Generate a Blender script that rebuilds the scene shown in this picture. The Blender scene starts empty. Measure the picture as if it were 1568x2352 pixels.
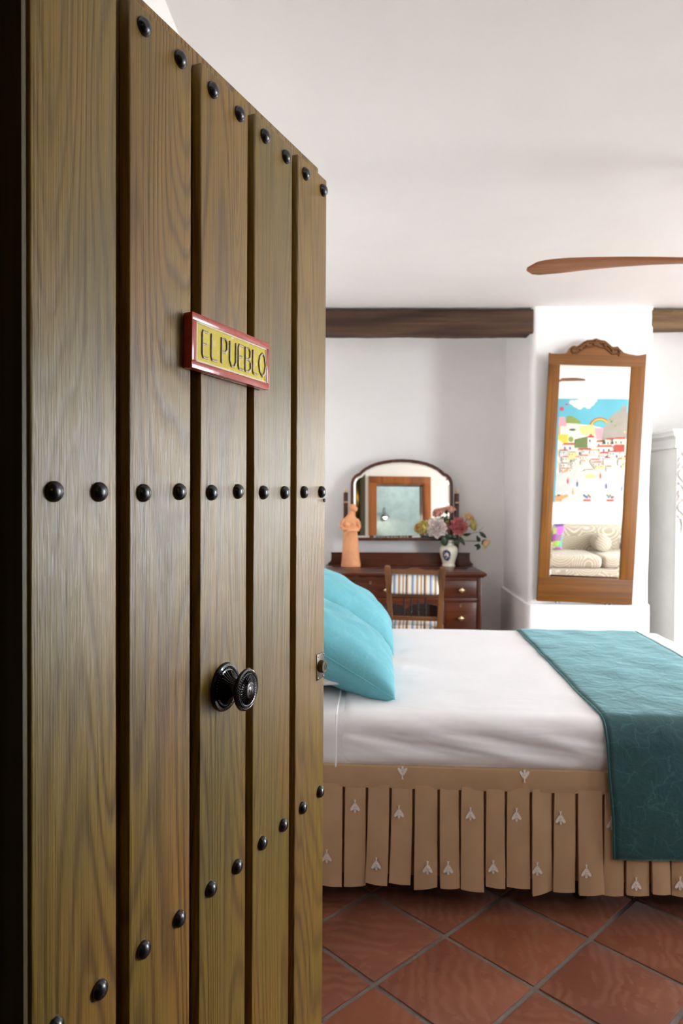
import bpy, bmesh, math, random
from mathutils import Vector, Matrix, noise
random.seed(7)
S = bpy.context.scene
COL = S.collection
PI = math.pi
rad = math.radians

# ------------------------------------------------------------------ camera
FPX = 1622.0                       # focal length in pixels of the 1568 x 2352 frame
CAM = Vector((0, 0, 1.38))
YAW, PITCH, ROLL = rad(1.587), rad(1.067), rad(0.348)
PPY = 1154.8                        # image row of the optical axis
_f = Vector((-math.sin(YAW) * math.cos(PITCH), math.cos(YAW) * math.cos(PITCH), -math.sin(PITCH)))
_r0 = Vector((math.cos(YAW), math.sin(YAW), 0))
_u0 = _r0.cross(_f)
_r = _r0 * math.cos(ROLL) + _u0 * math.sin(ROLL)
_u = _u0 * math.cos(ROLL) - _r0 * math.sin(ROLL)
cam_d = bpy.data.cameras.new('camera')
cam = bpy.data.objects.new('camera', cam_d); COL.objects.link(cam)
cam.matrix_world = Matrix.Translation(CAM) @ Matrix((( _r.x, _u.x, -_f.x), (_r.y, _u.y, -_f.y), (_r.z, _u.z, -_f.z))).to_4x4()
cam_d.sensor_fit = 'HORIZONTAL'; cam_d.sensor_width = 24.0; cam_d.lens = 24.0 * FPX / 1568.0
cam_d.shift_y = -(1176 - PPY) / 1568.0
cam_d.clip_start = 0.02; cam_d.clip_end = 200
cam_d.dof.use_dof = True; cam_d.dof.focus_distance = 1.30; cam_d.dof.aperture_fstop = 5.6
S.camera = cam

# ------------------------------------------------------------------ daylight
world = bpy.data.worlds.new('daylight'); S.world = world; world.use_nodes = True
bg = world.node_tree.nodes['Background']
bg.inputs[0].default_value = (0.86, 0.93, 1.0, 1); bg.inputs[1].default_value = 16.0
def portal(name, loc, rot, sx, sy):
    l = bpy.data.lights.new(name, 'AREA'); l.shape = 'RECTANGLE'; l.size = sx; l.size_y = sy
    l.cycles.is_portal = True
    o = bpy.data.objects.new(name, l); COL.objects.link(o); o.location = loc; o.rotation_euler = rot
WZ1 = 2.45
WINS = ((2.35, 3.65),)                     # tall window opening in the right wall
NWX = (3.70, 4.80)                          # tall window opening in the wall with the doorways
XR = 4.90
for a_, b_ in WINS: portal('window_portal', (XR + 0.22, (a_ + b_) / 2, WZ1 / 2), (0, rad(90), 0), WZ1, b_ - a_)
portal('window_portal', ((NWX[0] + NWX[1]) / 2, 0.60, WZ1 / 2), (rad(90), 0, 0), NWX[1] - NWX[0], WZ1)
S.view_settings.view_transform = 'Standard'; S.view_settings.look = 'None'
S.view_settings.exposure = 0.86; S.view_settings.gamma = 1.0; S.view_settings.use_curve_mapping = False
try:
    S.cycles.max_bounces = 14; S.cycles.diffuse_bounces = 7; S.cycles.glossy_bounces = 6
    S.cycles.caustics_reflective = True
except Exception:
    pass

# ------------------------------------------------------------------ helpers
def ray(px, py):
    return (_f + _r * ((px - 784) / FPX) + _u * ((PPY - py) / FPX))
def hit(px, py, p0, n):
    d = ray(px, py); t = (Vector(p0) - CAM).dot(n) / d.dot(n); return CAM + d * t
def at_y(px, py, y): return hit(px, py, (0, y, 0), Vector((0, 1, 0)))
def at_z(px, py, z): return hit(px, py, (0, 0, z), Vector((0, 0, 1)))
def campt(X, D, z):                 # lateral / depth measured along the level view axis
    fh = Vector((-math.sin(YAW), math.cos(YAW), 0)); p = _r0 * X + fh * D
    return Vector((p.x, p.y, z))
def srgb(r, g, b, a=1.0):
    def c(v):
        v /= 255.0
        return v / 12.92 if v <= 0.04045 else ((v + 0.055) / 1.055) ** 2.4
    return (c(r), c(g), c(b), a)

def setp(o, label=None, cat=None, group=None, kind=None):
    if label: o['label'] = label
    if cat: o['category'] = cat
    if group: o['group'] = group
    if kind: o['kind'] = kind
    return o
def finish(me, smooth=40):
    if smooth:
        for p in me.polygons: p.use_smooth = True
        me.set_sharp_from_angle(angle=rad(smooth))
def obj(name, bm, m, parent=None, smooth=40, recalc=True):
    if recalc: bmesh.ops.recalc_face_normals(bm, faces=bm.faces)
    me = bpy.data.meshes.new(name); bm.to_mesh(me); bm.free()
    for x in (m if isinstance(m, (list, tuple)) else [m]): me.materials.append(x)
    finish(me, smooth)
    o = bpy.data.objects.new(name, me); COL.objects.link(o)
    if parent: o.parent = parent
    return o
def inst(name, me, parent=None, loc=(0, 0, 0), rot=(0, 0, 0), scale=None):
    o = bpy.data.objects.new(name, me); COL.objects.link(o)
    if parent: o.parent = parent
    o.location = loc; o.rotation_euler = rot
    if scale: o.scale = scale
    return o
def empty(name, loc=(0, 0, 0), rz=0.0, label=None, cat=None, group=None):
    o = bpy.data.objects.new(name, None); COL.objects.link(o); o.empty_display_size = 0.1
    o.location = loc; o.rotation_euler = (0, 0, rz)
    return setp(o, label, cat, group)
def copy_tree(o, parent=None):
    c = o.copy(); COL.objects.link(c)
    if parent: c.parent = parent
    for ch in list(o.children): copy_tree(ch, c)
    return c

def bx(bm, lo, hi, bev=0.0, seg=2, mi=0):
    x0, y0, z0 = lo; x1, y1, z1 = hi
    vs = [bm.verts.new(v) for v in ((x0,y0,z0),(x1,y0,z0),(x1,y1,z0),(x0,y1,z0),(x0,y0,z1),(x1,y0,z1),(x1,y1,z1),(x0,y1,z1))]
    fs = [bm.faces.new([vs[i] for i in q]) for q in ((0,3,2,1),(4,5,6,7),(0,1,5,4),(1,2,6,5),(2,3,7,6),(3,0,4,7))]
    for f in fs: f.material_index = mi
    if bev > 0:
        es = list({e for f in fs for e in f.edges})
        bmesh.ops.bevel(bm, geom=es, offset=bev, segments=seg, affect='EDGES', profile=0.6)
    return vs
def box(name, lo, hi, m, parent=None, bev=0.0, seg=2):
    bm = bmesh.new(); bx(bm, lo, hi, bev, seg); return obj(name, bm, m, parent)
def loft(bm, rings, cap=True, closed=True, mi=0):
    R = [[bm.verts.new(p) for p in r] for r in rings]
    n = len(R[0])
    for a, b in zip(R, R[1:]):
        for i in range(n if closed else n - 1):
            f = bm.faces.new((a[i], a[(i + 1) % n], b[(i + 1) % n], b[i])); f.material_index = mi
    if cap and closed:
        f = bm.faces.new(list(reversed(R[0]))); f.material_index = mi
        f = bm.faces.new(R[-1]); f.material_index = mi
    return R
def lathe(bm, prof, n=32, axis='Z', off=(0, 0, 0), mi=0):
    off = Vector(off); rings = []
    for r, h in prof:
        ring = []
        for i in range(n):
            a = 2 * PI * i / n; c, s = r * math.cos(a), r * math.sin(a)
            v = {'Z': (c, s, h), 'Y': (c, h, -s), 'X': (h, c, s)}[axis]
            ring.append(Vector(v) + off)
        rings.append(ring)
    loft(bm, rings, True, True, mi)
def tube(bm, pts, rs, n=10, cap=True, mi=0, flat=1.0):
    pts = [Vector(p) for p in pts]
    if not isinstance(rs, (list, tuple)): rs = [rs] * len(pts)
    rings = []; ref = None
    for i, p in enumerate(pts):
        t = (pts[min(i + 1, len(pts) - 1)] - pts[max(i - 1, 0)]).normalized()
        if ref is None:
            ref = Vector((0, 0, 1)) if abs(t.z) < 0.9 else Vector((1, 0, 0))
        a = (ref - t * ref.dot(t)).normalized(); b = t.cross(a); ref = a
        rings.append([p + (a * math.cos(2 * PI * k / n) * flat + b * math.sin(2 * PI * k / n)) * rs[i] for k in range(n)])
    loft(bm, rings, cap, True, mi)
def prism(bm, poly, y0, y1, bev=0.0, mi=0):
    """poly: (x, z) outline, extruded along y"""
    a = [bm.verts.new((x, y0, z)) for x, z in poly]; b = [bm.verts.new((x, y1, z)) for x, z in poly]
    n = len(poly); fs = [bm.faces.new(list(reversed(a))), bm.faces.new(b)]
    for i in range(n): fs.append(bm.faces.new((a[i], a[(i + 1) % n], b[(i + 1) % n], b[i])))
    for f in fs: f.material_index = mi
    if bev:
        bmesh.ops.bevel(bm, geom=[e for e in fs[0].edges], offset=bev, segments=2, affect='EDGES')
def inset(poly, d):
    n = len(poly); out = []
    area = sum(poly[i][0] * poly[(i + 1) % n][1] - poly[(i + 1) % n][0] * poly[i][1] for i in range(n))
    sg = 1 if area > 0 else -1
    for i in range(n):
        p0, p1, p2 = Vector(poly[i - 1]), Vector(poly[i]), Vector(poly[(i + 1) % n])
        e1, e2 = (p1 - p0).normalized(), (p2 - p1).normalized()
        n1, n2 = Vector((-e1.y, e1.x)) * sg, Vector((-e2.y, e2.x)) * sg
        m = (n1 + n2); L = m.length
        m = m.normalized() if L > 1e-6 else n1
        k = d / max(0.5, m.dot(n1)); q = p1 + m * k
        out.append((q.x, q.y))
    return out
def ringframe(bm, outer, inner, y0, y1, mi=0):
    n = len(outer)
    rings = [[(x, y0, z) for x, z in outer], [(x, y1, z) for x, z in outer], [(x, y1, z) for x, z in inner], [(x, y0, z) for x, z in inner]]
    R = [[bm.verts.new(p) for p in r] for r in rings]
    for k in range(4):
        a, b = R[k], R[(k + 1) % 4]
        for i in range(n):
            f = bm.faces.new((a[i], a[(i + 1) % n], b[(i + 1) % n], b[i])); f.material_index = mi
def nz(p, s, seed=0.0): return noise.noise(Vector(p) * s + Vector((seed, seed * 1.7, -seed)))

# ------------------------------------------------------------------ materials
class NT:
    def __init__(s, name):
        s.m = bpy.data.materials.new(name); s.m.use_nodes = True
        s.t = s.m.node_tree; s.b = s.t.nodes['Principled BSDF']
    def n(s, typ, **kw):
        x = s.t.nodes.new(typ)
        for k, v in kw.items():
            if k.startswith('i_'):
                x.inputs[k[2:].replace('_', ' ')].default_value = v
            else: setattr(x, k, v)
        return x
    def l(s, a, b): s.t.links.new(a, b)
    def val(s, x, sock):
        if hasattr(x, 'is_output'): s.l(x, sock)
        else: sock.default_value = x
    def math(s, op, a, b=0.5, c=None):
        x = s.n('ShaderNodeMath', operation=op); s.val(a, x.inputs[0]); s.val(b, x.inputs[1])
        if c is not None: s.val(c, x.inputs[2])
        return x.outputs[0]
    def mix(s, f, a, b, mode='MIX'):
        x = s.n('ShaderNodeMix', data_type='RGBA', blend_type=mode)
        s.val(f, x.inputs[0]); s.val(a, x.inputs[6]); s.val(b, x.inputs[7]); return x.outputs[2]
    def coord(s, kind='Object', scale=(1, 1, 1), rnd=0.0, rot=(0, 0, 0)):
        tc = s.n('ShaderNodeTexCoord'); mp = s.n('ShaderNodeMapping'); mp.inputs['Scale'].default_value = scale
        mp.inputs['Rotation'].default_value = rot
        v = tc.outputs[kind]
        if rnd:
            oi = s.n('ShaderNodeObjectInfo'); sc = s.n('ShaderNodeVectorMath', operation='SCALE')
            cx = s.n('ShaderNodeCombineXYZ'); s.l(oi.outputs['Random'], cx.inputs[0]); s.l(oi.outputs['Random'], cx.inputs[1]); s.l(oi.outputs['Random'], cx.inputs[2])
            s.l(cx.outputs[0], sc.inputs[0]); sc.inputs[3].default_value = rnd
            ad = s.n('ShaderNodeVectorMath', operation='ADD'); s.l(v, ad.inputs[0]); s.l(sc.outputs[0], ad.inputs[1]); v = ad.outputs[0]
        s.l(v, mp.inputs[0]); return mp.outputs[0]
    def noise(s, v, scale, detail=3.0, rough=0.55, dist=0.0):
        x = s.n('ShaderNodeTexNoise'); s.l(v, x.inputs['Vector']); x.inputs['Scale'].default_value = scale
        x.inputs['Detail'].default_value = detail; x.inputs['Roughness'].default_value = rough; x.inputs['Distortion'].default_value = dist
        return x.outputs['Fac']
    def ramp(s, f, stops):
        x = s.n('ShaderNodeValToRGB'); e = x.color_ramp.elements
        while len(e) > 1: e.remove(e[-1])
        for i, (p, c) in enumerate(stops):
            if i == 0: e[0].position = p; e[0].color = c
            else: k = e.new(p); k.color = c
        s.l(f, x.inputs[0]); return x.outputs[0]
    def bump(s, h, strength=0.3, dist=0.01, prev=None):
        x = s.n('ShaderNodeBump'); x.inputs['Strength'].default_value = strength; x.inputs['Distance'].default_value = dist
        s.l(h, x.inputs['Height'])
        if prev is not None: s.l(prev, x.inputs['Normal'])
        return x.outputs[0]
    def out(s, col=None, rough=None, normal=None, **kw):
        if col is not None: s.val(col, s.b.inputs['Base Color'])
        if rough is not None: s.val(rough, s.b.inputs['Roughness'])
        if normal is not None: s.l(normal, s.b.inputs['Normal'])
        for k, v in kw.items(): s.b.inputs[k.replace('_', ' ')].default_value = v
        return s.m
def sc(c, k): return (c[0] * k, c[1] * k, c[2] * k, 1)

def simple(name, c, rough=0.5, var=0.12, scale=8.0, bump=0.0, bscale=60.0, bdist=0.004, **kw):
    t = NT(name); v = t.coord()
    col = t.ramp(t.noise(v, scale), [(0.3, sc(c, 1 - var)), (0.7, sc(c, 1 + var))])
    nrm = t.bump(t.noise(v, bscale, 4), bump, bdist) if bump else None
    return t.out(col, rough, nrm, **kw)
def wood(name, c_light, c_mid, c_dark, axis='Z', freq=2.2, rings=34.0, fine=160.0, rough=0.35, bump=0.25, tint=None, ringk=0.5, rnd=7.0, bd=0.002, **kw):
    """growth rings as contour lines of a stretched noise, plus fine fibres along the axis"""
    k = 0.11
    st = {'Z': (1, 1, k), 'X': (k, 1, 1), 'Y': (1, k, 1)}[axis]
    fs = {'Z': (1, 1, .012), 'X': (.012, 1, 1), 'Y': (1, .012, 1)}[axis]
    t = NT(name); v = t.coord('Object', st, rnd); w = t.coord('Object', fs, rnd)
    n1 = t.noise(v, freq, 1.5, 0.45, 0.25)
    sn = t.math('SINE', t.math('MULTIPLY', n1, rings * 2))
    r01 = t.math('MULTIPLY_ADD', sn, 0.5, 0.5)
    r = t.math('POWER', r01, 2.2)
    fi = t.noise(w, fine, 3.0, 0.65)
    big = t.noise(v, freq * 1.3, 3.0, 0.6)
    base = t.ramp(big, [(0.32, c_mid), (0.55, c_light), (0.72, tint or c_mid)])
    col = t.mix(t.math('MULTIPLY', r, ringk), base, c_dark)
    fr = t.ramp(fi, [(0.35, (0.62, 0.60, 0.56, 1)), (0.6, (1.08, 1.08, 1.06, 1))])
    col = t.mix(0.75, col, fr, 'MULTIPLY')
    h = t.math('ADD', t.math('MULTIPLY', r01, -0.5), t.math('MULTIPLY', fi, 0.8))
    nrm = t.bump(h, bump, bd)
    ro = t.math('MULTIPLY_ADD', r, 0.12, rough)
    return t.out(col, ro, nrm, **kw)

M = {}
def plaster(name, c, bump=0.25):
    t = NT(name); v = t.coord('Generated' if False else 'Object')
    n1 = t.noise(v, 1.3, 4); n2 = t.noise(v, 26, 4)
    col = t.ramp(n1, [(0.3, sc(c, 0.96)), (0.7, sc(c, 1.02))])
    nrm = t.bump(n2, bump * 0.5, 0.006, t.bump(t.noise(v, 3.0, 2), bump, 0.03))
    return t.out(col, 0.75, nrm)
M['plaster'] = plaster('white_plaster', srgb(245, 243, 241))
M['ceiling'] = plaster('ceiling_plaster', srgb(245, 244, 242), 0.15)
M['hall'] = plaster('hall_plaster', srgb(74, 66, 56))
M['bath'] = simple('bathroom_plaster', srgb(190, 205, 205), 0.5)
M['bathtile'] = simple('bathroom_tile', srgb(185, 195, 188), 0.3, 0.08, 3.0)
def door_wood():
    t = NT('olive_stained_wood'); v = t.coord('Object', (1, 1, .10), 11.0); w = t.coord('Object', (1, 1, .010), 11.0); b = t.coord('Object', (1, 1, .35), 11.0)
    n1 = t.noise(v, 3.6, 2.2, 0.42, 0.35)
    kv = t.coord('Object', (6.5, 6.5, .85), 23.0); vo = t.n('ShaderNodeTexVoronoi', feature='SMOOTH_F1'); t.l(kv, vo.inputs['Vector']); vo.inputs['Scale'].default_value = 1.0
    kn_ = t.ramp(vo.outputs['Distance'], [(0.0, (1, 1, 1, 1)), (0.18, (.45, .45, .45, 1)), (0.5, (0, 0, 0, 1))])
    n1 = t.math('MULTIPLY_ADD', kn_, 0.13, n1)
    ph = t.math('MULTIPLY', n1, 215.0)
    r01 = t.math('MULTIPLY_ADD', t.math('SINE', ph), 0.5, 0.5); ring = t.math('POWER', r01, 2.5)
    vis = t.ramp(t.noise(v, 2.3, 2), [(0.36, (0.35, .35, .35, 1)), (0.6, (1, 1, 1, 1))])
    ring = t.math('MULTIPLY', ring, vis)
    fi = t.noise(w, 330, 3.0, 0.7)
    green = t.noise(b, 2.6, 3, 0.6); orange = t.noise(b, 3.4, 3, 0.6)
    base = t.ramp(green, [(0.32, srgb(140, 103, 38)), (0.5, srgb(132, 104, 34)), (0.68, srgb(108, 93, 31))])
    base = t.mix(t.ramp(orange, [(0.5, (0, 0, 0, 1)), (0.78, (.55, .55, .55, 1))]), base, srgb(148, 92, 42))
    col = t.mix(t.math('MULTIPLY', ring, 0.66), base, srgb(66, 40, 14))
    col = t.mix(0.85, col, t.ramp(fi, [(0.34, (0.55, 0.50, 0.42, 1)), (0.52, (1.0, 1.0, .97, 1)), (0.7, (1.15, 1.12, 1.0, 1))]), 'MULTIPLY')
    h = t.math('ADD', t.math('MULTIPLY', ring, -0.7), t.math('MULTIPLY', fi, 1.0))
    nrm = t.bump(h, 0.55, 0.0022, t.bump(t.noise(b, 9, 2), 0.25, 0.006))
    return t.out(col, t.math('MULTIPLY_ADD', fi, 0.22, 0.24), nrm, Specular_IOR_Level=0.7)
M['door'] = door_wood()
M['jamb'] = wood('olive_frame_wood', srgb(70, 62, 30), srgb(58, 50, 25), srgb(44, 33, 17), 'Z', 2.2, 30, 150, 0.45, 0.3)
M['iron'] = simple('black_iron', srgb(26, 27, 33), 0.24, 0.1, 40, 0.05, 90, 0.001, Metallic=0.3, Specular_IOR_Level=0.9)
M['knob'] = simple('black_lacquered_metal', srgb(12, 13, 15), 0.22, 0.1, 40, Metallic=0.4, Coat_Weight=0.4)
M['nickel'] = simple('worn_nickel', srgb(112, 105, 92), 0.3, 0.1, 60, 0.1, 120, 0.001, Metallic=1.0)
M['brass'] = simple('brass', srgb(232, 212, 160), 0.3, 0.08, 60, Metallic=1.0)
M['black'] = simple('black_plastic', srgb(14, 14, 14), 0.5)
M['beam'] = wood('dark_beam_wood', srgb(86, 58, 38), srgb(66, 44, 28), srgb(36, 22, 14), 'X', 3.0, 14, 60, 0.75, 0.8, srgb(96, 66, 44), 0.6, bd=0.012)
M['beam2'] = wood('weathered_beam_wood', srgb(126, 98, 66), srgb(104, 78, 50), srgb(60, 42, 28), 'X', 3.0, 14, 60, 0.75, 0.8, None, 0.5, bd=0.012)
M['mahog'] = wood('mahogany', srgb(98, 48, 26), srgb(82, 38, 20), srgb(48, 20, 12), 'X', 3.0, 16, 120, 0.24, 0.08, srgb(110, 58, 30), 0.35)
M['mahog_v'] = wood('mahogany_upright', srgb(92, 44, 24), srgb(76, 34, 18), srgb(46, 19, 11), 'Z', 3.0, 16, 120, 0.26, 0.08, None, 0.35)
M['oak'] = wood('chair_oak', srgb(140, 94, 54), srgb(116, 74, 40), srgb(72, 42, 22), 'Z', 4.0, 20, 140, 0.35, 0.15)
M['oak_x'] = wood('chair_oak_rail', srgb(128, 82, 44), srgb(104, 64, 34), srgb(66, 38, 20), 'X', 4.0, 20, 140, 0.35, 0.15)
M['ebon'] = simple('dark_turned_wood', srgb(34, 28, 30), 0.3)
M['walnut'] = wood('walnut_veneer', srgb(142, 90, 28), srgb(116, 70, 20), srgb(62, 34, 10), 'Z', 4.5, 12, 90, 0.42, 0.1, srgb(98, 56, 16), 0.6, Specular_IOR_Level=0.3)
M['walnut_x'] = wood('walnut_veneer_rail', srgb(136, 86, 28), srgb(110, 66, 20), srgb(60, 32, 10), 'X', 2.6, 7, 90, 0.42, 0.1, srgb(96, 54, 16), 0.6, Specular_IOR_Level=0.3)
M['brownframe'] = wood('varnished_pine', srgb(168, 98, 42), srgb(150, 84, 36), srgb(96, 48, 20), 'Z', 3.0, 18, 120, 0.3, 0.1)
M['fanwood'] = wood('fan_blade_wood', srgb(168, 108, 66), srgb(148, 92, 54), srgb(102, 58, 32), 'X', 4.0, 18, 120, 0.4, 0.1)
M['fanmetal'] = simple('brushed_steel', srgb(150, 150, 152), 0.35, 0.06, 60, Metallic=0.8)
def mirror_mat():
    t = NT('silvered_mirror'); return t.out((0.96, 0.945, 0.87, 1), 0.0, None, Metallic=1.0)
M['mirror'] = mirror_mat()
M['armoire'] = simple('white_painted_wood', srgb(212, 212, 208), 0.5, 0.05, 5, 0.15, 30, 0.003)
M['carving'] = simple('distressed_white_paint', srgb(222, 220, 214), 0.5, 0.12, 30, 0.3, 50, 0.004)
M['terra_fig'] = simple('terracotta_clay', srgb(226, 158, 112), 0.75, 0.1, 12, 0.35, 120, 0.003)
M['porcelain'] = simple('cream_porcelain', srgb(228, 220, 200), 0.18, 0.04, 8)
M['delft'] = simple('blue_glaze', srgb(52, 60, 98), 0.2, 0.4, 120)
M['sheet'] = None

def fabric(name, c, var=0.06, bump=0.25, fine=420.0, wr=5.0, rough=0.85, sheen=0.2, wrs=0.25, wd=0.03, stretch=(1, 1, 1)):
    t = NT(name); v = t.coord(); w = t.coord('Object', stretch)
    col = t.ramp(t.noise(v, 9, 3), [(0.3, sc(c, 1 - var)), (0.7, sc(c, 1 + var))])
    nrm = t.bump(t.noise(v, fine, 2), bump, 0.0012, t.bump(t.noise(w, wr, 3, 0.5, 0.6), wrs, wd))
    return t.out(col, rough, nrm, Sheen_Weight=sheen)
M['sheet'] = fabric('white_cotton_sheet', srgb(232, 230, 232), 0.015, 0.1, 500, 4.0, 0.9, 0.1, 0.35, 0.03, (0.6, 1.4, 2.0))
M['pillowcase'] = fabric('white_pillowcase', srgb(236, 234, 234), 0.02, 0.1, 500, 6, 0.9, 0.1)
def teal(name, c, hi, sheen, lines=0.5, rot=0.0):
    t = NT(name); v = t.coord()
    n = t.noise(v, 3.0, 4, 0.6, 0.8)
    base = t.ramp(n, [(0.3, sc(c, 0.88)), (0.7, sc(c, 1.1))])
    vo = t.n('ShaderNodeTexVoronoi', feature='DISTANCE_TO_EDGE'); 
    nd = t.n('ShaderNodeTexNoise'); nd.inputs['Scale'].default_value = 9; t.l(v, nd.inputs['Vector'])
    ad = t.n('ShaderNodeVectorMath', operation='MULTIPLY_ADD'); t.l(nd.outputs['Color'], ad.inputs[0]); ad.inputs[1].default_value = (.12, .12, .12); t.l(v, ad.inputs[2])
    t.l(ad.outputs[0], vo.inputs['Vector']); vo.inputs['Scale'].default_value = 13
    ed = t.ramp(vo.outputs['Distance'], [(0.0, (1, 1, 1, 1)), (0.035, (0, 0, 0, 1))])
    pat = t.noise(v, 16, 2)
    f = t.math('MULTIPLY', t.math('MULTIPLY', ed, t.math('GREATER_THAN', pat, 0.45)), lines)
    col = t.mix(f, base, hi)
    nrm = t.bump(t.noise(v, 420, 2), 0.2, 0.001, t.bump(t.noise(v, 13, 4, 0.6, 0.5), 0.3, 0.02))
    m = t.out(col, 0.7, nrm, Sheen_Weight=sheen, Sheen_Roughness=0.35)
    t.b.inputs['Sheen Tint'].default_value = srgb(176, 226, 232)
    return m
M['runner'] = teal('teal_jacquard', srgb(28, 70, 72), srgb(70, 120, 122), 0.9, 0.3)
M['cushion'] = teal('light_teal_velvet', srgb(100, 172, 184), srgb(150, 205, 210), 0.5, 0.18)
M['skirt'] = fabric('tan_cotton', srgb(176, 142, 108), 0.05, 0.25, 600, 7, 0.9, 0.1, 0.2, 0.015)
M['bee'] = simple('off_white_embroidery', srgb(222, 210, 200), 0.8, 0.15, 300, 0.4, 700, 0.001)
M['darkcloth'] = simple('bed_base_cloth', srgb(40, 36, 34), 0.9)
M['red'] = simple('red_glaze', srgb(176, 66, 58), 0.16, 0.12, 60, 0.15, 90, 0.001)
M['cream'] = simple('cream_glaze', srgb(226, 214, 178), 0.2, 0.08, 40)
def yellow():
    t = NT('yellow_glaze'); v = t.coord()
    n = t.noise(v, 70, 3, 0.6)
    col = t.ramp(n, [(0.60, srgb(206, 190, 24)), (0.70, srgb(236, 228, 140))])
    return t.out(col, 0.15, t.bump(t.noise(v, 60, 3), 0.3, 0.002))
M['yellow'] = yellow()
M['letter'] = simple('grey_cream_letter_glaze', srgb(150, 138, 104), 0.2, 0.3, 200)
def tile_mat():
    t = NT('terracotta_tile'); v = t.coord('Object', (1, 1, 1), 9.0)
    oi = t.n('ShaderNodeObjectInfo')
    n = t.noise(v, 4.5, 4, 0.6, 0.5)
    base = t.ramp(n, [(0.28, srgb(104, 58, 42)), (0.5, srgb(124, 70, 48)), (0.72, srgb(140, 84, 60))])
    base = t.mix(0.5, base, t.ramp(oi.outputs['Random'], [(0.0, srgb(100, 57, 44)), (0.5, srgb(134, 76, 49)), (1.0, srgb(116, 72, 60))]))
    vs = t.n('ShaderNodeVectorMath', operation='ADD'); t.l(v, vs.inputs[0]); vs.inputs[1].default_value = (0.2, -0.5, 0)
    ln = t.n('ShaderNodeVectorMath', operation='LENGTH'); t.l(vs.outputs[0], ln.inputs[0])
    sw = t.math('SINE', t.math('ADD', t.math('MULTIPLY', ln.outputs['Value'], 210.0), t.math('MULTIPLY', t.noise(v, 5, 3), 26.0)))
    st = t.math('MULTIPLY', t.math('MULTIPLY_ADD', sw, 0.5, 0.5), t.math('GREATER_THAN', t.noise(v, 11, 3), 0.48))
    col = t.mix(t.math('MULTIPLY', st, 0.22), base, srgb(160, 112, 90))
    nrm = t.bump(t.math('MULTIPLY_ADD', st, 0.4, t.noise(v, 22, 4)), 0.35, 0.003)
    return t.out(col, t.math('MULTIPLY_ADD', t.noise(v, 9, 3), 0.25, 0.32), nrm)
M['tile'] = tile_mat()
M['grout'] = simple('grey_grout', srgb(116, 104, 96), 0.9, 0.2, 12, 0.5, 120, 0.004)
def swirl():
    t = NT('beige_swirl_upholstery'); v = t.coord()
    vo = t.n('ShaderNodeTexVoronoi', feature='F1'); t.l(v, vo.inputs['Vector']); vo.inputs['Scale'].default_value = 3.2
    sn = t.math('SINE', t.math('MULTIPLY', vo.outputs['Distance'], 85.0))
    f = t.ramp(sn, [(0.45, (0, 0, 0, 1)), (0.8, (1, 1, 1, 1))])
    col = t.mix(f, srgb(168, 158, 142), srgb(206, 200, 188))
    return t.out(col, 0.9, t.bump(sn, 0.15, 0.004), Sheen_Weight=0.2)
M['swirl'] = swirl()
def stripes(name, horiz='X', n=13.0, width=0.36):
    """upholstery stripes that repeat white / tan / grey-blue / navy"""
    t = NT(name); v = t.coord(); sx = t.n('ShaderNodeSeparateXYZ'); t.l(v, sx.inputs[0])
    x = sx.outputs[0]
    ph = t.math('FRACT', t.math('MULTIPLY_ADD', x, 8.2, 0.31))
    W, T, B, N, G = srgb(232, 224, 212), srgb(176, 138, 96), srgb(150, 172, 206), srgb(46, 50, 70), srgb(150, 140, 132)
    stops = []
    for p, c in [(0.0, W), (0.13, N), (0.17, B), (0.26, W), (0.38, T), (0.46, G), (0.50, W), (0.62, T), (0.70, W), (0.80, N), (0.86, T), (0.93, W)]:
        stops.append((p, c))
    col = t.ramp(ph, stops)
    t.t.nodes[-1].color_ramp.interpolation = 'CONSTANT' if t.t.nodes[-1].bl_idname == 'ShaderNodeValToRGB' else 'LINEAR'
    for nd in t.t.nodes:
        if nd.bl_idname == 'ShaderNodeValToRGB': nd.color_ramp.interpolation = 'CONSTANT'
    return t.out(col, 0.85, t.bump(t.noise(v, 300, 2), 0.2, 0.001), Sheen_Weight=0.15)
M['stripe'] = stripes('striped_upholstery')
M['lightblue'] = fabric('pale_blue_cloth', srgb(170, 205, 226))
M['stem'] = simple('green_stem', srgb(72, 90, 50), 0.5)
M['leaf'] = simple('dark_green_leaf', srgb(46, 66, 36), 0.4, 0.25, 30, 0.2, 60, 0.002)
def petal(name, ca, cb):
    t = NT(name); v = t.coord(); sx = t.n('ShaderNodeNewGeometry')
    col = t.ramp(t.noise(v, 28, 2), [(0.35, ca), (0.65, cb)])
    return t.out(col, 0.6, None, Subsurface_Weight=0.15, Subsurface_Radius=(0.01, 0.005, 0.004))
M['p_white'] = petal('white_pink_petal', srgb(255, 250, 248), srgb(255, 238, 234))
M['p_dark'] = petal('deep_pink_petal', srgb(228, 142, 150), srgb(242, 184, 178))
M['p_pink'] = petal('pink_petal', srgb(242, 176, 168), srgb(248, 214, 190))
M['p_yell'] = petal('yellow_pink_petal', srgb(248, 226, 150), srgb(248, 194, 172))
M['p_yel2'] = petal('pale_yellow_petal', srgb(236, 222, 132), srgb(246, 236, 172))
M['p_peach'] = petal('peach_petal', srgb(226, 160, 124), srgb(236, 208, 124))
def emit(name, c, e):
    t = NT(name); t.b.inputs['Emission Color'].default_value = c; t.b.inputs['Emission Strength'].default_value = e
    return t.out(c, 0.4)
M['bulb_warm'] = emit('lit_warm_bulb', srgb(255, 200, 90), 14.0)
M['bulb'] = emit('lit_bulb', srgb(255, 246, 230), 60.0)
M['stone'] = simple('bounce_stone', srgb(190, 182, 170), 0.8)
M['winframe'] = simple('window_paint', srgb(225, 225, 222), 0.4)
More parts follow.
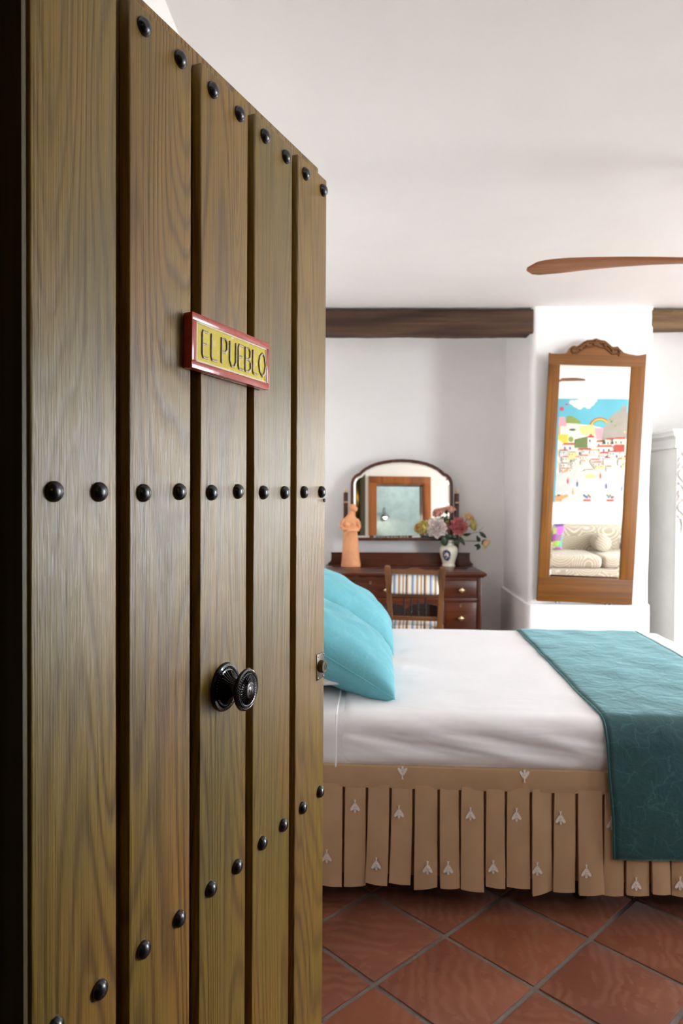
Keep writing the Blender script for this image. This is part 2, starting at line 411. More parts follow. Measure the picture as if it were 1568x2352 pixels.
#--SPLIT1--
# ------------------------------------------------------------------ the room
XL, YN, YNH, YF, YB = -0.52, 0.86, 0.60, 4.95, 5.80
ZC = 2.655
PX0, PX1 = 1.165, 2.005              # chimney-like pillar between the two alcoves
HX1 = 0.56                            # hall side wall
def wall_with_holes(name, axis, fixed, a0, a1, z0, z1, holes, m, label):
    """axis 'X': wall runs along x, fixed=(y0,y1); axis 'Y': runs along y, fixed=(x0,x1)"""
    bm = bmesh.new()
    cuts = sorted({a0, a1, *[h[0] for h in holes], *[h[1] for h in holes]})
    for c0, c1 in zip(cuts, cuts[1:]):
        hs = sorted([(h[2], h[3]) for h in holes if h[0] <= c0 + 1e-6 and h[1] >= c1 - 1e-6])
        zz = z0
        for ha, hb in hs + [(z1, z1)]:
            if ha > zz + 1e-4:
                if axis == 'X': bx(bm, (c0, fixed[0], zz), (c1, fixed[1], ha))
                else: bx(bm, (fixed[0], c0, zz), (fixed[1], c1, ha))
            zz = max(zz, hb)
    o = obj(name, bm, m, smooth=0)
    return setp(o, label, 'wall', kind='structure')
wall_with_holes('wall_left', 'Y', (XL - 0.2, XL), -1.9, YB + 0.2, 0, ZC, [], M['plaster'], 'white plaster wall behind the head of the bed')
DO = (-0.505, 0.512, 0, 2.15); BO = (0.69, 1.44, 0, 2.05)
wall_with_holes('wall_front', 'X', (YNH, YN), XL, XR, 0, ZC, [DO, BO, (NWX[0], NWX[1], 0.0, WZ1)], M['plaster'], 'white plaster wall with the doorways, seen in the mirrors')
wall_with_holes('wall_right', 'Y', (XR, XR + 0.22), YNH, YB + 0.2, 0, ZC, [(a_, b_, 0.0, WZ1) for a_, b_ in WINS], M['plaster'], 'white plaster wall with a tall window')
o = box('wall_back', (XL - 0.2, YB, 0), (XR + 0.22, YB + 0.2, ZC), M['plaster']); setp(o, 'white plaster back wall of the alcoves behind dressing table and armoire', 'wall', kind='structure')
o = box('ceiling', (XL - 0.2, -1.9, ZC), (XR + 0.22, YB + 0.2, ZC + 0.2), M['ceiling']); setp(o, 'off white plaster ceiling above the bed and fan', 'ceiling', kind='structure')
# hall (the camera stands in it) and the bathroom that the mirror shows
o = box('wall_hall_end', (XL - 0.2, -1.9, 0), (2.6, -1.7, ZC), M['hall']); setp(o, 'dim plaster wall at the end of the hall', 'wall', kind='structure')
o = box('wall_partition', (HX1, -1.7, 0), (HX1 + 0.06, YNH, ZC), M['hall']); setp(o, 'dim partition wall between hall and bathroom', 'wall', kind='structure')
o = box('wall_bathroom_side', (2.4, -1.7, 0), (2.6, YNH, ZC), M['bath']); setp(o, 'pale bathroom side wall out of sight', 'wall', kind='structure')
bm = bmesh.new(); bx(bm, (HX1 + 0.06, -1.70, 1.28), (2.4, -1.62, ZC)); o = obj('wall_bathroom_back', bm, M['bath'], smooth=0)
setp(o, 'pale blue grey bathroom wall seen through the brown doorway in the mirror', 'wall', kind='structure')
bm = bmesh.new(); bx(bm, (HX1 + 0.06, -1.70, 0), (2.4, -1.60, 1.28)); o = obj('wall_bathroom_wainscot', bm, M['bathtile'], smooth=0)
setp(o, 'grey tiled lower bathroom wall seen in the dressing mirror', 'wall', kind='structure')

o = box('wall_light_block', (3.08, YF, 0), (XR, YB, ZC), M['plaster']); setp(o, 'added unseen white plaster wall that shades the armoire alcove', 'wall', kind='structure')  # added unseen wall, narrows the alcove to keep window light off its back
# pillar: rounded, uneven plaster, with a low step the long mirror stands on
def pillar():
    bm = bmesh.new(); rings = []
    levels = [0.0, .2, .4, .52, .575, .592, .600, .612, .65] + [.65 + (ZC - .65) * i / 26 for i in range(1, 27)]
    for z in levels:
        step = 0.035 if z < 0.596 else 0.0
        x0, x1, y0, y1 = PX0 - step * 0.5, PX1, YF - step, YB
        pts = []; r = 0.045
        n = 7
        for (cx, cy, a0) in ((x0 + r, y0 + r, PI), (x1 - r * .6, y0 + r * .6, 1.5 * PI)):
            rr = r if cx < (x0 + x1) / 2 else r * .6
            for i in range(n):
                a = a0 + (PI / 2) * i / (n - 1); pts.append(Vector((cx + rr * math.cos(a), cy + rr * math.sin(a), z)))
            if cx < (x0 + x1) / 2:
                for i in range(1, 12):
                    t = i / 12; pts.append(Vector((x0 + r + (x1 - x0 - 1.6 * r) * t, y0, z)))
        for i in range(1, 7): pts.append(Vector((x1, y0 + .03 + (y1 - y0 - .03) * i / 6, z)))
        for i in range(0, 7): pts.append(Vector((x0, y1 - (y1 - y0 - r) * i / 7, z)))
        for p in pts:
            if p.y < y1 - 0.01:
                p.y += 0.005 * nz(p, 3.1) ; p.x += 0.009 * nz(p, 2.6, 4)
                p.x -= 0.006 * (1.38 - z)  * (1 if p.x > 1.6 else 0.2)
        rings.append(pts)
    loft(bm, rings, True)
    o = obj('wall_pillar', bm, M['plaster'], smooth=50)
    setp(o, 'white rounded plaster pillar between two alcoves, carrying the long mirror', 'pillar', kind='structure')
pillar()
def beam(name, x0, x1, zb, zt, m, label, seed, rag):
    bm = bmesh.new(); rings = []; n = 40
    for i in range(n + 1):
        x = x0 + (x1 - x0) * i / n
        b = zb + rag * nz((x, 0, 0), 4.0, seed) + rag * .4 * nz((x, 0, 0), 16, seed)
        t = zt - abs(rag * .3 * nz((x, 3, 0), 7, seed))
        f = YF + .004 + .008 * nz((x, 7, 0), 5, seed)
        rings.append([(x, f + .01, b), (x, f, b + .015), (x, f + .006 * nz((x, 9, 0), 6, seed), (b + t) / 2), (x, f, t - .01), (x, f + .012, t), (x, YF + .16, t), (x, YF + .16, b)])
    loft(bm, rings); o = obj(name, bm, m, smooth=50)
    return setp(o, label, 'beam', kind='structure')
beam('trim_1', XL, PX0 + 0.02, 2.475, 2.643, M['beam'], 'dark rough hewn wooden lintel beam over the dressing table alcove', 2.0, .012)
beam('trim_2', PX1 - 0.012, 3.08, 2.512, 2.641, M['beam2'], 'lighter brown wooden lintel beam over the armoire alcove', 5.0, .003)

# floor: grout bed with terracotta tiles laid diagonally, one object each where the photo shows them
floor = box('floor', (XL - 0.2, -1.9, -0.12), (XR + 0.22, YB + 0.2, -0.005), M['grout'])
setp(floor, 'floor of terracotta tiles laid diagonally with grey grout joints', 'floor', kind='structure')
def clip(poly, x0, x1, y0, y1):
    for k, lim, sg in ((0, x0, 1), (0, x1, -1), (1, y0, 1), (1, y1, -1)):
        out = []
        for i in range(len(poly)):
            a, b = poly[i - 1], poly[i]
            ina, inb = (a[k] - lim) * sg >= 0, (b[k] - lim) * sg >= 0
            if ina != inb:
                t = (lim - a[k]) / (b[k] - a[k]); out.append((a[0] + (b[0] - a[0]) * t, a[1] + (b[1] - a[1]) * t))
            if inb: out.append(b)
        poly = out
        if len(poly) < 3: return []
    return poly
PITCHT, TS = 0.3150, 0.2985
g0 = at_z(1021, 2149, 0)
c45 = math.sqrt(.5)
bm = bmesh.new(); bx(bm, (-TS / 2, -TS / 2, -0.006), (TS / 2, TS / 2, 0.0), 0.0022, 2)
tile_me = bpy.data.meshes.new('tile'); bm.to_mesh(tile_me); bm.free(); tile_me.materials.append(M['tile']); finish(tile_me, 40)
rest = bmesh.new()
for i in range(-24, 25):
    for j in range(-24, 25):
        a, b = (i + .5) * PITCHT, (j + .5) * PITCHT
        cx, cy = g0.x + (a - b) * c45, g0.y + (a + b) * c45
        h = TS * c45
        if cx < XL - h or cx > XR + h or cy < -1.6 - h or cy > YB + h: continue
        if cy < YN - h and cx > HX1: continue
        whole = cx - h > XL and cx + h < XR and cy + h < YB and cy - h > -1.7
        if -0.7 < cx < 2.9 and 0.9 < cy < 3.4 and whole:
            inst('tile', tile_me, floor, (cx, cy, random.uniform(-.0012, .0006)), (random.uniform(-.002, .002), random.uniform(-.002, .002), PI / 4 + random.choice([0, 1, 2, 3]) * PI / 2))
        else:
            poly = [(cx + h, cy), (cx, cy + h), (cx - h, cy), (cx, cy - h)]
            poly = clip(poly, XL + .004, XR - .004, -1.69, YB - .004)
            if poly and cx < HX1 and cy < YN + h: poly = clip(poly, XL + .004, HX1 - .004, -1.69, 9) if cy < YNH else poly
            elif poly and cx >= HX1 and cy < YN + h: poly = clip(poly, XL, XR, YN + .004, 9)
            if len(poly) >= 3:
                top = [rest.verts.new((x, y, 0)) for x, y in poly]; bot = [rest.verts.new((x, y, -.006)) for x, y in poly]
                rest.faces.new(top)
                for k in range(len(poly)): rest.faces.new((top[k - 1], top[k], bot[k], bot[k - 1]))
o = obj('tile', rest, M['tile'], floor, smooth=0); o['kind'] = 'stuff'

# unseen pale ground added outside to bounce daylight in, window frame
o = box('floor_bounce', (XR + 0.22, -3, -0.2), (XR + 9, 9, -0.06), M['stone']); setp(o, 'added unseen pale stone ground bouncing daylight in at the tall window', 'terrace', kind='structure')
for k_, (a_, b_) in enumerate(WINS):
    win = empty('window_1', (XR + .1, (a_ + b_) / 2, 0), 0, 'white framed tall window opening across from the bed', 'window'); win['kind'] = 'structure'
    w2 = (b_ - a_) / 2
    bm = bmesh.new(); bx(bm, (-.03, -w2, 0), (.03, -w2 + .05, WZ1)); bx(bm, (-.03, w2 - .05, 0), (.03, w2, WZ1)); bx(bm, (-.03, -w2 + .05, WZ1 - .05), (.03, w2 - .05, WZ1)); obj('window_frame', bm, M['winframe'], win)

win = empty('window_2', ((NWX[0] + NWX[1]) / 2, YNH + .1, 0), 0, 'white framed tall window opening beside the sofa', 'window'); win['kind'] = 'structure'
w2 = (NWX[1] - NWX[0]) / 2
bm = bmesh.new(); bx(bm, (-w2, -.03, 0), (-w2 + .05, .03, WZ1)); bx(bm, (w2 - .05, -.03, 0), (w2, .03, WZ1)); bx(bm, (-w2 + .05, -.03, WZ1 - .05), (w2 - .05, .03, WZ1)); obj('window_frame', bm, M['winframe'], win)
o = box('floor_bounce_yard', (2.6, -6, -0.2), (XR + .22, YNH, -0.06), M['stone']); setp(o, 'added unseen pale stone ground bouncing daylight in beside the sofa', 'terrace', kind='structure')  # second slab of the added bounce ground, out of view
# door frame and brown bathroom door frame
t = empty('trim_3', (0, 0, 0), 0, 'olive stained wooden frame around the entrance doorway', 'door frame'); t['kind'] = 'structure'
box('jamb', (-0.505, YNH - .03, 0), (-0.440, .814, 2.15), M['jamb'], t, .004)
box('door_stop', (-0.505, .814, 0), (-0.395, .825, 2.15), M['jamb'], t, .002)
box('jamb', (-0.505, .825, 0), (-0.468, YN + .004, 2.15), M['jamb'], t, .003)
box('jamb', (0.472, YNH - .03, 0), (0.512, YN + .004, 2.15), M['jamb'], t, .004)
box('head_jamb', (-0.395, YNH - .03, 2.11), (0.472, YN + .004, 2.15), M['jamb'], t, .004)
box('casing', (0.472, YN + .004, 0), (0.548, YN + .022, 2.19), M['jamb'], t, .004)
box('head_casing', (-0.505, YN + .004, 2.112), (0.472, YN + .022, 2.19), M['jamb'], t, .004)
t = empty('trim_4', (0, 0, 0), 0, 'varnished brown wooden frame around the bathroom doorway, seen in the dressing mirror', 'door frame'); t['kind'] = 'structure'
for x0, x1 in ((0.598, 0.70), (1.43, 1.532)): box('casing', (x0, YN, 0), (x1, YN + .025, 2.04), M['brownframe'], t, .004)
box('head_casing', (0.598, YN, 2.04), (1.532, YN + .025, 2.14), M['brownframe'], t, .004)
for x0, x1 in ((0.69, 0.72), (1.41, 1.44)): box('jamb', (x0, YNH, 0), (x1, YN, 2.02), M['brownframe'], t)
box('head_jamb', (0.69, YNH, 2.02), (1.44, YN, 2.05), M['brownframe'], t)

# ------------------------------------------------------------------ the olive plank door
dang = rad(22.31); dvec = Vector((math.sin(dang), math.cos(dang), 0))
nvec = Vector((dvec.y, -dvec.x, 0))                       # towards the camera side
DW = 0.85
DH = Vector((-0.4065, 0.8576, 0))                          # hinge edge, front face of the planks
door = bpy.data.objects.new('door_1', None); COL.objects.link(door)
door.matrix_world = Matrix(((dvec.x, -nvec.x, 0, DH.x), (dvec.y, -nvec.y, 0, DH.y), (0, 0, 1, 0), (0, 0, 0, 1)))
setp(door, 'open olive stained plank door with black domed studs and black knob', 'door', kind='structure')
# local: x along the leaf, -y out of the face, z up
def door_hit(px, py, off=0.0):
    p = hit(px, py, DH + nvec * off, nvec) - DH
    return p.dot(dvec), p.z
ZB, ZT = 0.012, 2.094
box('backing_panel', (0.012, 0.020, ZB), (DW - .004, 0.045, ZT + 0.030), M['door'], door, .003)
edges = [(0.0, 0.153), (0.179, 0.329), (0.355, 0.505), (0.529, 0.681), (0.706, DW)]
for k, (a, b) in enumerate(edges):
    bm = bmesh.new(); bx(bm, (-(b - a) / 2, 0, -(ZT - ZB) / 2), ((b - a) / 2, 0.020, (ZT - ZB) / 2), .004, 3)
    o = obj('plank', bm, M['door'], door); o.location = ((a + b) / 2, 0, (ZT + ZB) / 2)
bm = bmesh.new()
prof = [(.0138, 0.0005), (.0138, -.002), (.0132, -.0040), (.0115, -.0068), (.0088, -.0090), (.0055, -.0104), (.002, -.0109), (.0004, -.011)]
lathe(bm, prof, 24, 'Y')
stud_me = bpy.data.meshes.new('stud'); bmesh.ops.recalc_face_normals(bm, faces=bm.faces); bm.to_mesh(stud_me); bm.free(); stud_me.materials.append(M['iron']); finish(stud_me, 60)
for z in (2.0635, 1.3746, 0.6797, 0.06):
    for u in (.0364, .1166, .2091, .2969, .3872, .4719, .5641, .6502, .7391, .8276):
        inst('stud', stud_me, door, (u, 0, z + random.uniform(-.0015, .0015)), (0, random.uniform(0, 6), 0))
# knob
ku, kz = door_hit(515, 1577)
kn = empty('door_knob', (ku, 0, kz)); kn.parent = door
bm = bmesh.new()
lathe(bm, [(.0435, 0), (.0435, -.003), (.0415, -.006), (.037, -.0068), (.036, -.006), (.034, -.006), (.026, -.010), (.017, -.016), (.0125, -.024), (.0115, -.030), (.0115, -.040)], 48, 'Y')
for k in range(44):
    a = 2 * PI * k / 44; c = Vector((.0345 * math.cos(a), -.0068, .0345 * math.sin(a)))
    bmesh.ops.create_icosphere(bm, subdivisions=1, radius=.0019, matrix=Matrix.Translation(c))
for k in range(32):
    a = 2 * PI * k / 32
    tube(bm, [(.030 * math.cos(a), -.0085, .030 * math.sin(a)), (.018 * math.cos(a), -.0165, .018 * math.sin(a)), (.0135 * math.cos(a), -.0235, .0135 * math.sin(a))], [.0016, .0012, .0009], 6)
obj('rose', bm, M['knob'], kn)
bm = bmesh.new()
lathe(bm, [(.0115, -.034), (.016, -.038), (.028, -.040), (.0355, -.042), (.0375, -.045), (.0365, -.0485), (.0335, -.0500), (.0318, -.0492), (.030, -.0495), (.028, -.0510), (.0245, -.0500), (.018, -.0515), (.0135, -.0545), (.0112, -.0555), (.009, -.0550), (.006, -.0565), (.001, -.0570)], 48, 'Y')
for k in range(44):
    a = 2 * PI * k / 44; c = Vector((.0305 * math.cos(a), -.0500, .0305 * math.sin(a)))
    bmesh.ops.create_icosphere(bm, subdivisions=1, radius=.0017, matrix=Matrix.Translation(c))
for k in range(32):
    a = 2 * PI * k / 32
    tube(bm, [(.0255 * math.cos(a), -.0502, .0255 * math.sin(a)), (.0145 * math.cos(a), -.0540, .0145 * math.sin(a))], [.0014, .0009], 6)
obj('grip', bm, M['knob'], kn)
# lock plate and cylinder at the free edge
lu, lz = door_hit(738, 1528)
lk = empty('lock', (DW - .0225, 0, lz)); lk.parent = door
box('lock_plate', (-.019, -.0022, -.030), (.019, 0.0, .030), M['nickel'], lk, .001)
bm = bmesh.new(); lathe(bm, [(.0145, 0), (.0145, -.010), (.0135, -.0125), (.009, -.0125), (.0085, -.0115), (.0005, -.0115)], 28, 'Y'); cyl = obj('lock_cylinder', bm, M['nickel'], lk)
bm = bmesh.new(); bx(bm, (-.0008, -.0119, -.005), (.0008, -.0112, .005)); obj('keyhole', bm, M['black'], lk)
for sx in (-1, 1):
    for sz in (-1, 1):
        bm = bmesh.new(); lathe(bm, [(.003, -.002), (.003, -.0028), (.0015, -.0036), (.0003, -.0038)], 12, 'Y', (sx * .0145, 0, sz * .0255)); obj('screw', bm, M['nickel'], lk)
# small bolt on the edge beside the middle studs
bm = bmesh.new(); lathe(bm, [(.004, 0), (.004, -.003), (.001, -.004)], 12, 'Y', (DW - .006, 0, 1.355)); obj('edge_screw', bm, M['black'], door)

# name plaque
TH = 0.019
a0, za = door_hit(441, 783, TH); a1, zb_ = door_hit(619, 842, TH)
sw, sh = a1 - a0, 0.0905
sx_, sz_ = (a0 + a1) / 2, (za + zb_) / 2 + .001
pl = bpy.data.objects.new('name_plaque', None); COL.objects.link(pl)
pl.matrix_world = door.matrix_world @ Matrix.Translation((sx_, 0, sz_)) @ Matrix.Rotation(rad(-1.0), 4, 'Y').inverted()
setp(pl, 'red edged yellow ceramic plaque reading EL PUEBLO fixed on the door', 'sign')
bm = bmesh.new(); bx(bm, (-sw / 2, -TH + .0035, -sh / 2), (sw / 2, -.0006, sh / 2), .004, 3); obj('tile_body', bm, M['red'], pl)
bw = .0125
bm = bmesh.new()
for lo, hi in (((-sw/2, -TH, sh/2 - bw), (sw/2, -TH + .006, sh/2)), ((-sw/2, -TH, -sh/2), (sw/2, -TH + .006, -sh/2 + bw)), ((-sw/2, -TH, -sh/2 + bw), (-sw/2 + bw, -TH + .006, sh/2 - bw)), ((sw/2 - bw * .8, -TH, -sh/2 + bw), (sw/2, -TH + .006, sh/2 - bw))):
    bx(bm, lo, hi, .002, 2)
obj('border', bm, M['red'], pl)
box('field', (-sw/2 + bw * .8, -TH + .0015, -sh/2 + bw * .8), (sw/2 - bw * .7, -TH + .0045, sh/2 - bw * .8), M['yellow'], pl)
bm = bmesh.new(); iw, ih = sw/2 - bw, sh/2 - bw
for lo, hi in (((-iw, -TH + .0005, ih - .003), (iw, -TH + .003, ih)), ((-iw, -TH + .0005, -ih), (iw, -TH + .003, -ih + .003)), ((-iw, -TH + .0005, -ih), (-iw + .003, -TH + .003, ih)), ((iw - .002, -TH + .0005, -ih), (iw, -TH + .003, ih))):
    bx(bm, lo, hi)
obj('inner_line', bm, M['cream'], pl)
strokes = {
 'E': [[(1, 1), (.12, 1), (0, .9), (0, .1), (.12, 0), (1, 0)], [(0, .5), (.75, .52)]],
 'L': [[(0, 1), (0, .1), (.12, 0), (1, 0)]],
 'P': [[(0, 0), (0, 1), (.6, 1), (.9, .86), (.9, .58), (.6, .46), (0, .46)]],
 'U': [[(0, 1), (0, .2), (.25, 0), (.7, 0), (.95, .2), (.95, 1)]],
 'B': [[(0, 0), (0, 1), (.55, 1), (.85, .86), (.8, .6), (.5, .52), (0, .52)], [(.5, .52), (.9, .4), (.95, .14), (.6, 0), (0, 0)]],
 'O': [[(.5, 1), (.85, .85), (1, .5), (.85, .15), (.5, 0), (.15, .15), (0, .5), (.15, .85), (.5, 1)]]}
lx = -iw + .017
for ch, wd, gap in (('E', .0150, .0105), ('L', .0165, .0140), ('P', .0185, .0075), ('U', .0205, .0075), ('E', .0155, .0075), ('B', .0200, .0065), ('L', .0155, .0065), ('O', .0245, .0)):
    zz0, hh = -.0215, .0425
    bm = bmesh.new()
    for st in strokes[ch]:
        pts = [(lx + x * wd, -TH + .0012, zz0 + z * hh) for x, z in st]
        tube(bm, pts, .0020, 6)
    lt = obj('letter', bm, M['letter'], pl)
    bm = bmesh.new()
    for st in strokes[ch]:
        pts = [(lx + x * wd + .0016, -TH + .0017, zz0 + z * hh - .0012) for x, z in st]
        tube(bm, pts, .0021, 6)
    obj('letter_rim', bm, M['cream'], lt)
    lx += wd + gap
#--SPLIT2--
# ------------------------------------------------------------------ the bed
def axis_pts(a, b, r, k, n):
    return [a + r * i / k for i in range(k)] + [a + r + (b - a - 2 * r) * i / n for i in range(n)] + [b - r + r * i / k for i in range(k + 1)]
def rbox(bm, lo, hi, r, n=(20, 16, 6), bottom=True, disp=None):
    """rounded box made of grids, optionally displaced along its normals"""
    ax = [axis_pts(lo[i], hi[i], r, 4, n[i]) for i in range(3)]
    cache = {}
    def V(p):
        key = tuple(round(c, 5) for c in p)
        if key not in cache:
            q = Vector([min(max(p[i], lo[i] + r), hi[i] - r) for i in range(3)]); d = Vector(p) - q
            nn = d.normalized() if d.length > 1e-9 else Vector((0, 0, 1))
            w = q + nn * r
            # flat points lie on the face already
            if sum(1 for i in range(3) if abs(d[i]) > 1e-9) == 1: w = Vector(p)
            if disp: w += nn * disp(w, nn)
            cache[key] = bm.verts.new(w)
        return cache[key]
    for f in range(3):
        for side in (0, 1):
            if f == 2 and side == 0 and not bottom: continue
            a, b = [(1, 2), (0, 2), (0, 1)][f]
            for i in range(len(ax[a]) - 1):
                for j in range(len(ax[b]) - 1):
                    q = []
                    for di, dj in ((0, 0), (1, 0), (1, 1), (0, 1)):
                        p = [0, 0, 0]; p[f] = hi[f] if side else lo[f]; p[a] = ax[a][i + di]; p[b] = ax[b][j + dj]; q.append(V(p))
                    if len(set(q)) == 4:
                        try: bm.faces.new(q)
                        except ValueError: pass
BRZ = YAW - rad(3.2)
B0 = campt(-0.34, 2.335, 0)
BL, BW, BT = 1.95, 1.51, 0.636
bmat = Matrix.Translation(B0) @ Matrix.Rotation(BRZ, 4, 'Z'); binv = bmat.inverted()
by_dir = (bmat.to_3x3() @ Vector((0, 1, 0)))
def bl_near(px, py, off=0.0):           # photo pixel on the near side plane of the bed, in bed coordinates
    return binv @ hit(px, py, B0 + by_dir * off, by_dir)
def bl_top(px, py, z): return binv @ at_z(px, py, z)
def bed_thing(name, label, cat, group=None): return empty(name, B0, BRZ, label, cat, group)

bed = bed_thing('bed', 'dark cloth covered bed base on short black legs under the mattress', 'bed')
box('base', (0.02, 0.03, 0.20), (BL - .02, BW - .03, 0.445), M['darkcloth'], bed, .015)
for x, y in ((.12, .12), (1.16, .12), (BL - .12, .12), (.12, BW - .12), (1.16, BW - .12), (BL - .12, BW - .12)):
    bm = bmesh.new(); lathe(bm, [(.026, 0.0), (.026, .004), (.032, .20)], 16, 'Z', (x, y, 0)); obj('leg', bm, M['black'], bed)
box('headboard', (-.055, 0.0, 0.25), (-.012, BW, 1.05), M['mahog_v'], bed, .012)
# mattress under a fitted sheet
def wr(p, n):
    side = 1 - abs(n.z)
    return .0035 * nz((p.x * 1.2, p.y * 2, p.z * 9 - p.x * 1.6), 2.0, 3) * side + .0035 * nz((p.x * 2.2, p.y * 4.2, 0), 2.0, 8) * (1 - side)
mt = bed_thing('mattress', 'mattress in a white fitted sheet on the bed base', 'mattress')
bm = bmesh.new(); rbox(bm, (0.0, 0.008, 0.446), (BL - .012, BW - .008, BT - .006), .05, (40, 24, 6), True, wr); obj('fitted_cover', bm, M['sheet'], mt, 60)
ts = bed_thing('bed_sheet', 'smooth white cotton top sheet spread over the mattress and tucked in', 'bed sheet')
def wr2(p, n):
    side = 1 - abs(n.z); t = (BT - p.z)
    d = p.z * 1.0 + p.x * .22
    v = .010 * nz((p.x * .9, p.y * 2, d * 11), 1.7, 3) * side + .004 * nz((p.x * 3.2, p.y, p.z * 22 + p.x * 4), 2.3, 6) * side
    v += .0045 * nz((p.x * 2.6, p.y * 4.4, 0), 1.9, 8) * (1 - side)
    return v + .003
bm = bmesh.new(); rbox(bm, (0.325, 0.0, 0.462), (BL, BW, BT), .052, (90, 40, 14), False, wr2)
o = obj('sheet_cloth', bm, M['sheet'], ts, 60)
bm = bmesh.new()
pts = [(0.327, -.004, .466 + .115 * i / 8) for i in range(9)] + [(0.327, .0 + .012 * math.sin(i * .3), .585 + .05 * math.sin(i / 5 * PI / 2) ) for i in range(1, 5)] + [(0.327, .05 + .1 * i, BT + .004) for i in range(8)]
tube(bm, pts, .003, 8); obj('hem', bm, M['sheet'], ts)
# pleated skirt
sk = bed_thing('bed_skirt', 'tan pleated cotton bed skirt with white bee motifs', 'bed skirt')
zt_, zp, zb = 0.472, 0.412, 0.088
bm = bmesh.new()
bx(bm, (-.005, -.006, zp - .012), (BL + .008, .018, zt_), .003)
bx(bm, (BL - .018, .018, zp - .012), (BL + .008, BW, zt_), .003)
obj('band', bm, M['skirt'], sk)
bm = bmesh.new(); bx(bm, (-.005, .010, zb + .02), (BL, .014, zp)); bx(bm, (BL - .004, .014, zb + .02), (BL, BW, zp)); obj('lining', bm, M['skirt'], sk)
edges_px = [731, 789, 842, 896, 949, 1006, 1055, 1112, 1160, 1217, 1268, 1322, 1383, 1433, 1489, 1536, 1592]
ex = [bl_near(x, 1900).x for x in edges_px]
while ex[0] > .05: ex.insert(0, ex[0] - .0755)
while ex[-1] < BL - .05: ex.append(ex[-1] + .076)
ex[0] = -.003; ex[-1] = BL + .004
def pleat(x0, x1, seed, place=None):
    rg = random.Random(seed)
    bm = bmesh.new(); nx, nz_ = 8, 14
    gap = .0048; tl = rg.uniform(.004, .013); tr = rg.uniform(.0, .009)
    drift = rg.uniform(-.008, .005); zlow = zb + rg.uniform(-.010, .008); tilt = rg.uniform(-.010, .012)
    fr = []
    for k in range(nz_ + 1):
        t = k / nz_; row = []
        for i in range(nx + 1):
            s = i / nx
            x = x0 + gap + (x1 - x0 - 2 * gap) * s + drift * t * t + (s - .5) * .004 * t
            zend = zlow + tilt * (s - .5)
            z = zp + (zend - zp) * t
            fold = (tl * (1 - s) + tr * s) * (0.35 + 1.2 * t)
            y = -.003 - fold - .010 * t - .005 * math.sin(s * PI) * t - .004 * nz((x * 9, t * 3, seed), 1.0)
            row.append(Vector((x, y, z)))
        fr.append(row)
    A = [[bm.verts.new(p) for p in r] for r in fr]
    Bk = [[bm.verts.new(p + Vector((0, .0022 + (.012 if i in (0, nx) else 0), 0))) for i, p in enumerate(r)] for r in fr]
    for k in range(nz_):
        for i in range(nx):
            bm.faces.new((A[k][i], A[k][i + 1], A[k + 1][i + 1], A[k + 1][i])); bm.faces.new((Bk[k][i + 1], Bk[k][i], Bk[k + 1][i], Bk[k + 1][i + 1]))
        bm.faces.new((A[k][0], A[k + 1][0], Bk[k + 1][0], Bk[k][0])); bm.faces.new((A[k + 1][nx], A[k][nx], Bk[k][nx], Bk[k + 1][nx]))
    for i in range(nx):
        bm.faces.new((A[nz_][i], A[nz_][i + 1], Bk[nz_][i + 1], Bk[nz_][i])); bm.faces.new((A[0][i + 1], A[0][i], Bk[0][i], Bk[0][i + 1]))
    o = obj('pleat', bm, M['skirt'], sk, 50)
    # stitched hem line
    return o
PLE = []
for i in range(len(ex) - 1): PLE.append((ex[i], ex[i + 1], pleat(ex[i], ex[i + 1], i + 3)))
for i in range(19):                       # round the foot of the bed
    o = pleat(0.0, .0785, 60 + i); o.location = (BL + .006, .010 + i * .0785, 0); o.rotation_euler = (0, 0, PI / 2)
# embroidered bees
def bee_mesh():
    bm = bmesh.new()
    def blob(pts, y=-.0012):
        f = [bm.verts.new((x, y, z)) for x, z in pts]; g = [bm.verts.new((x, 0.0, z)) for x, z in pts]
        bm.faces.new(f)
        for k in range(len(pts)): bm.faces.new((f[k - 1], f[k], g[k], g[k - 1]))
    for s in (-1, 1):
        blob([(s * x, z) for x, z in ((.0004, .0075), (.0035, .0068), (.0085, .0010), (.0130, -.0060), (.0158, -.0118), (.0160, -.0150), (.0140, -.0172), (.0108, -.0172), (.0072, -.0150), (.0040, -.0105), (.0018, -.0040))][::s])
        tb = [(s * .001, -.0008, .014), (s * .0035, -.0008, .021), (s * .0030, -.0008, .0225)]; tube(bm, tb, .0005, 5)
        tube(bm, [(s * .002, -.0008, .004), (s * .008, -.0008, .009)], .0004, 5)
    blob([(.0024 * math.cos(a * PI / 5), .0125 + .0045 * math.sin(a * PI / 5)) for a in range(10)], -.002)
    blob([(.0018 * math.cos(a * PI / 4), .0185 + .002 * math.sin(a * PI / 4)) for a in range(8)], -.002)
    blob([(.0022 * math.cos(a * PI / 5), .0030 + .0075 * math.sin(a * PI / 5)) for a in range(10)], -.0022)
    for k, (w, z) in enumerate(((.0036, -.0068), (.0042, -.010), (.0046, -.0140), (.0042, -.0178), (.0028, -.0212))):
        blob([(-w, z + .0012), (w, z + .0012), (w * .8, z - .0012), (-w * .8, z - .0012)], -.002)
    me = bpy.data.meshes.new('bee_motif'); bmesh.ops.recalc_face_normals(bm, faces=bm.faces); bm.to_mesh(me); bm.free(); me.materials.append(M['bee']); return me
bee_me = bee_mesh()
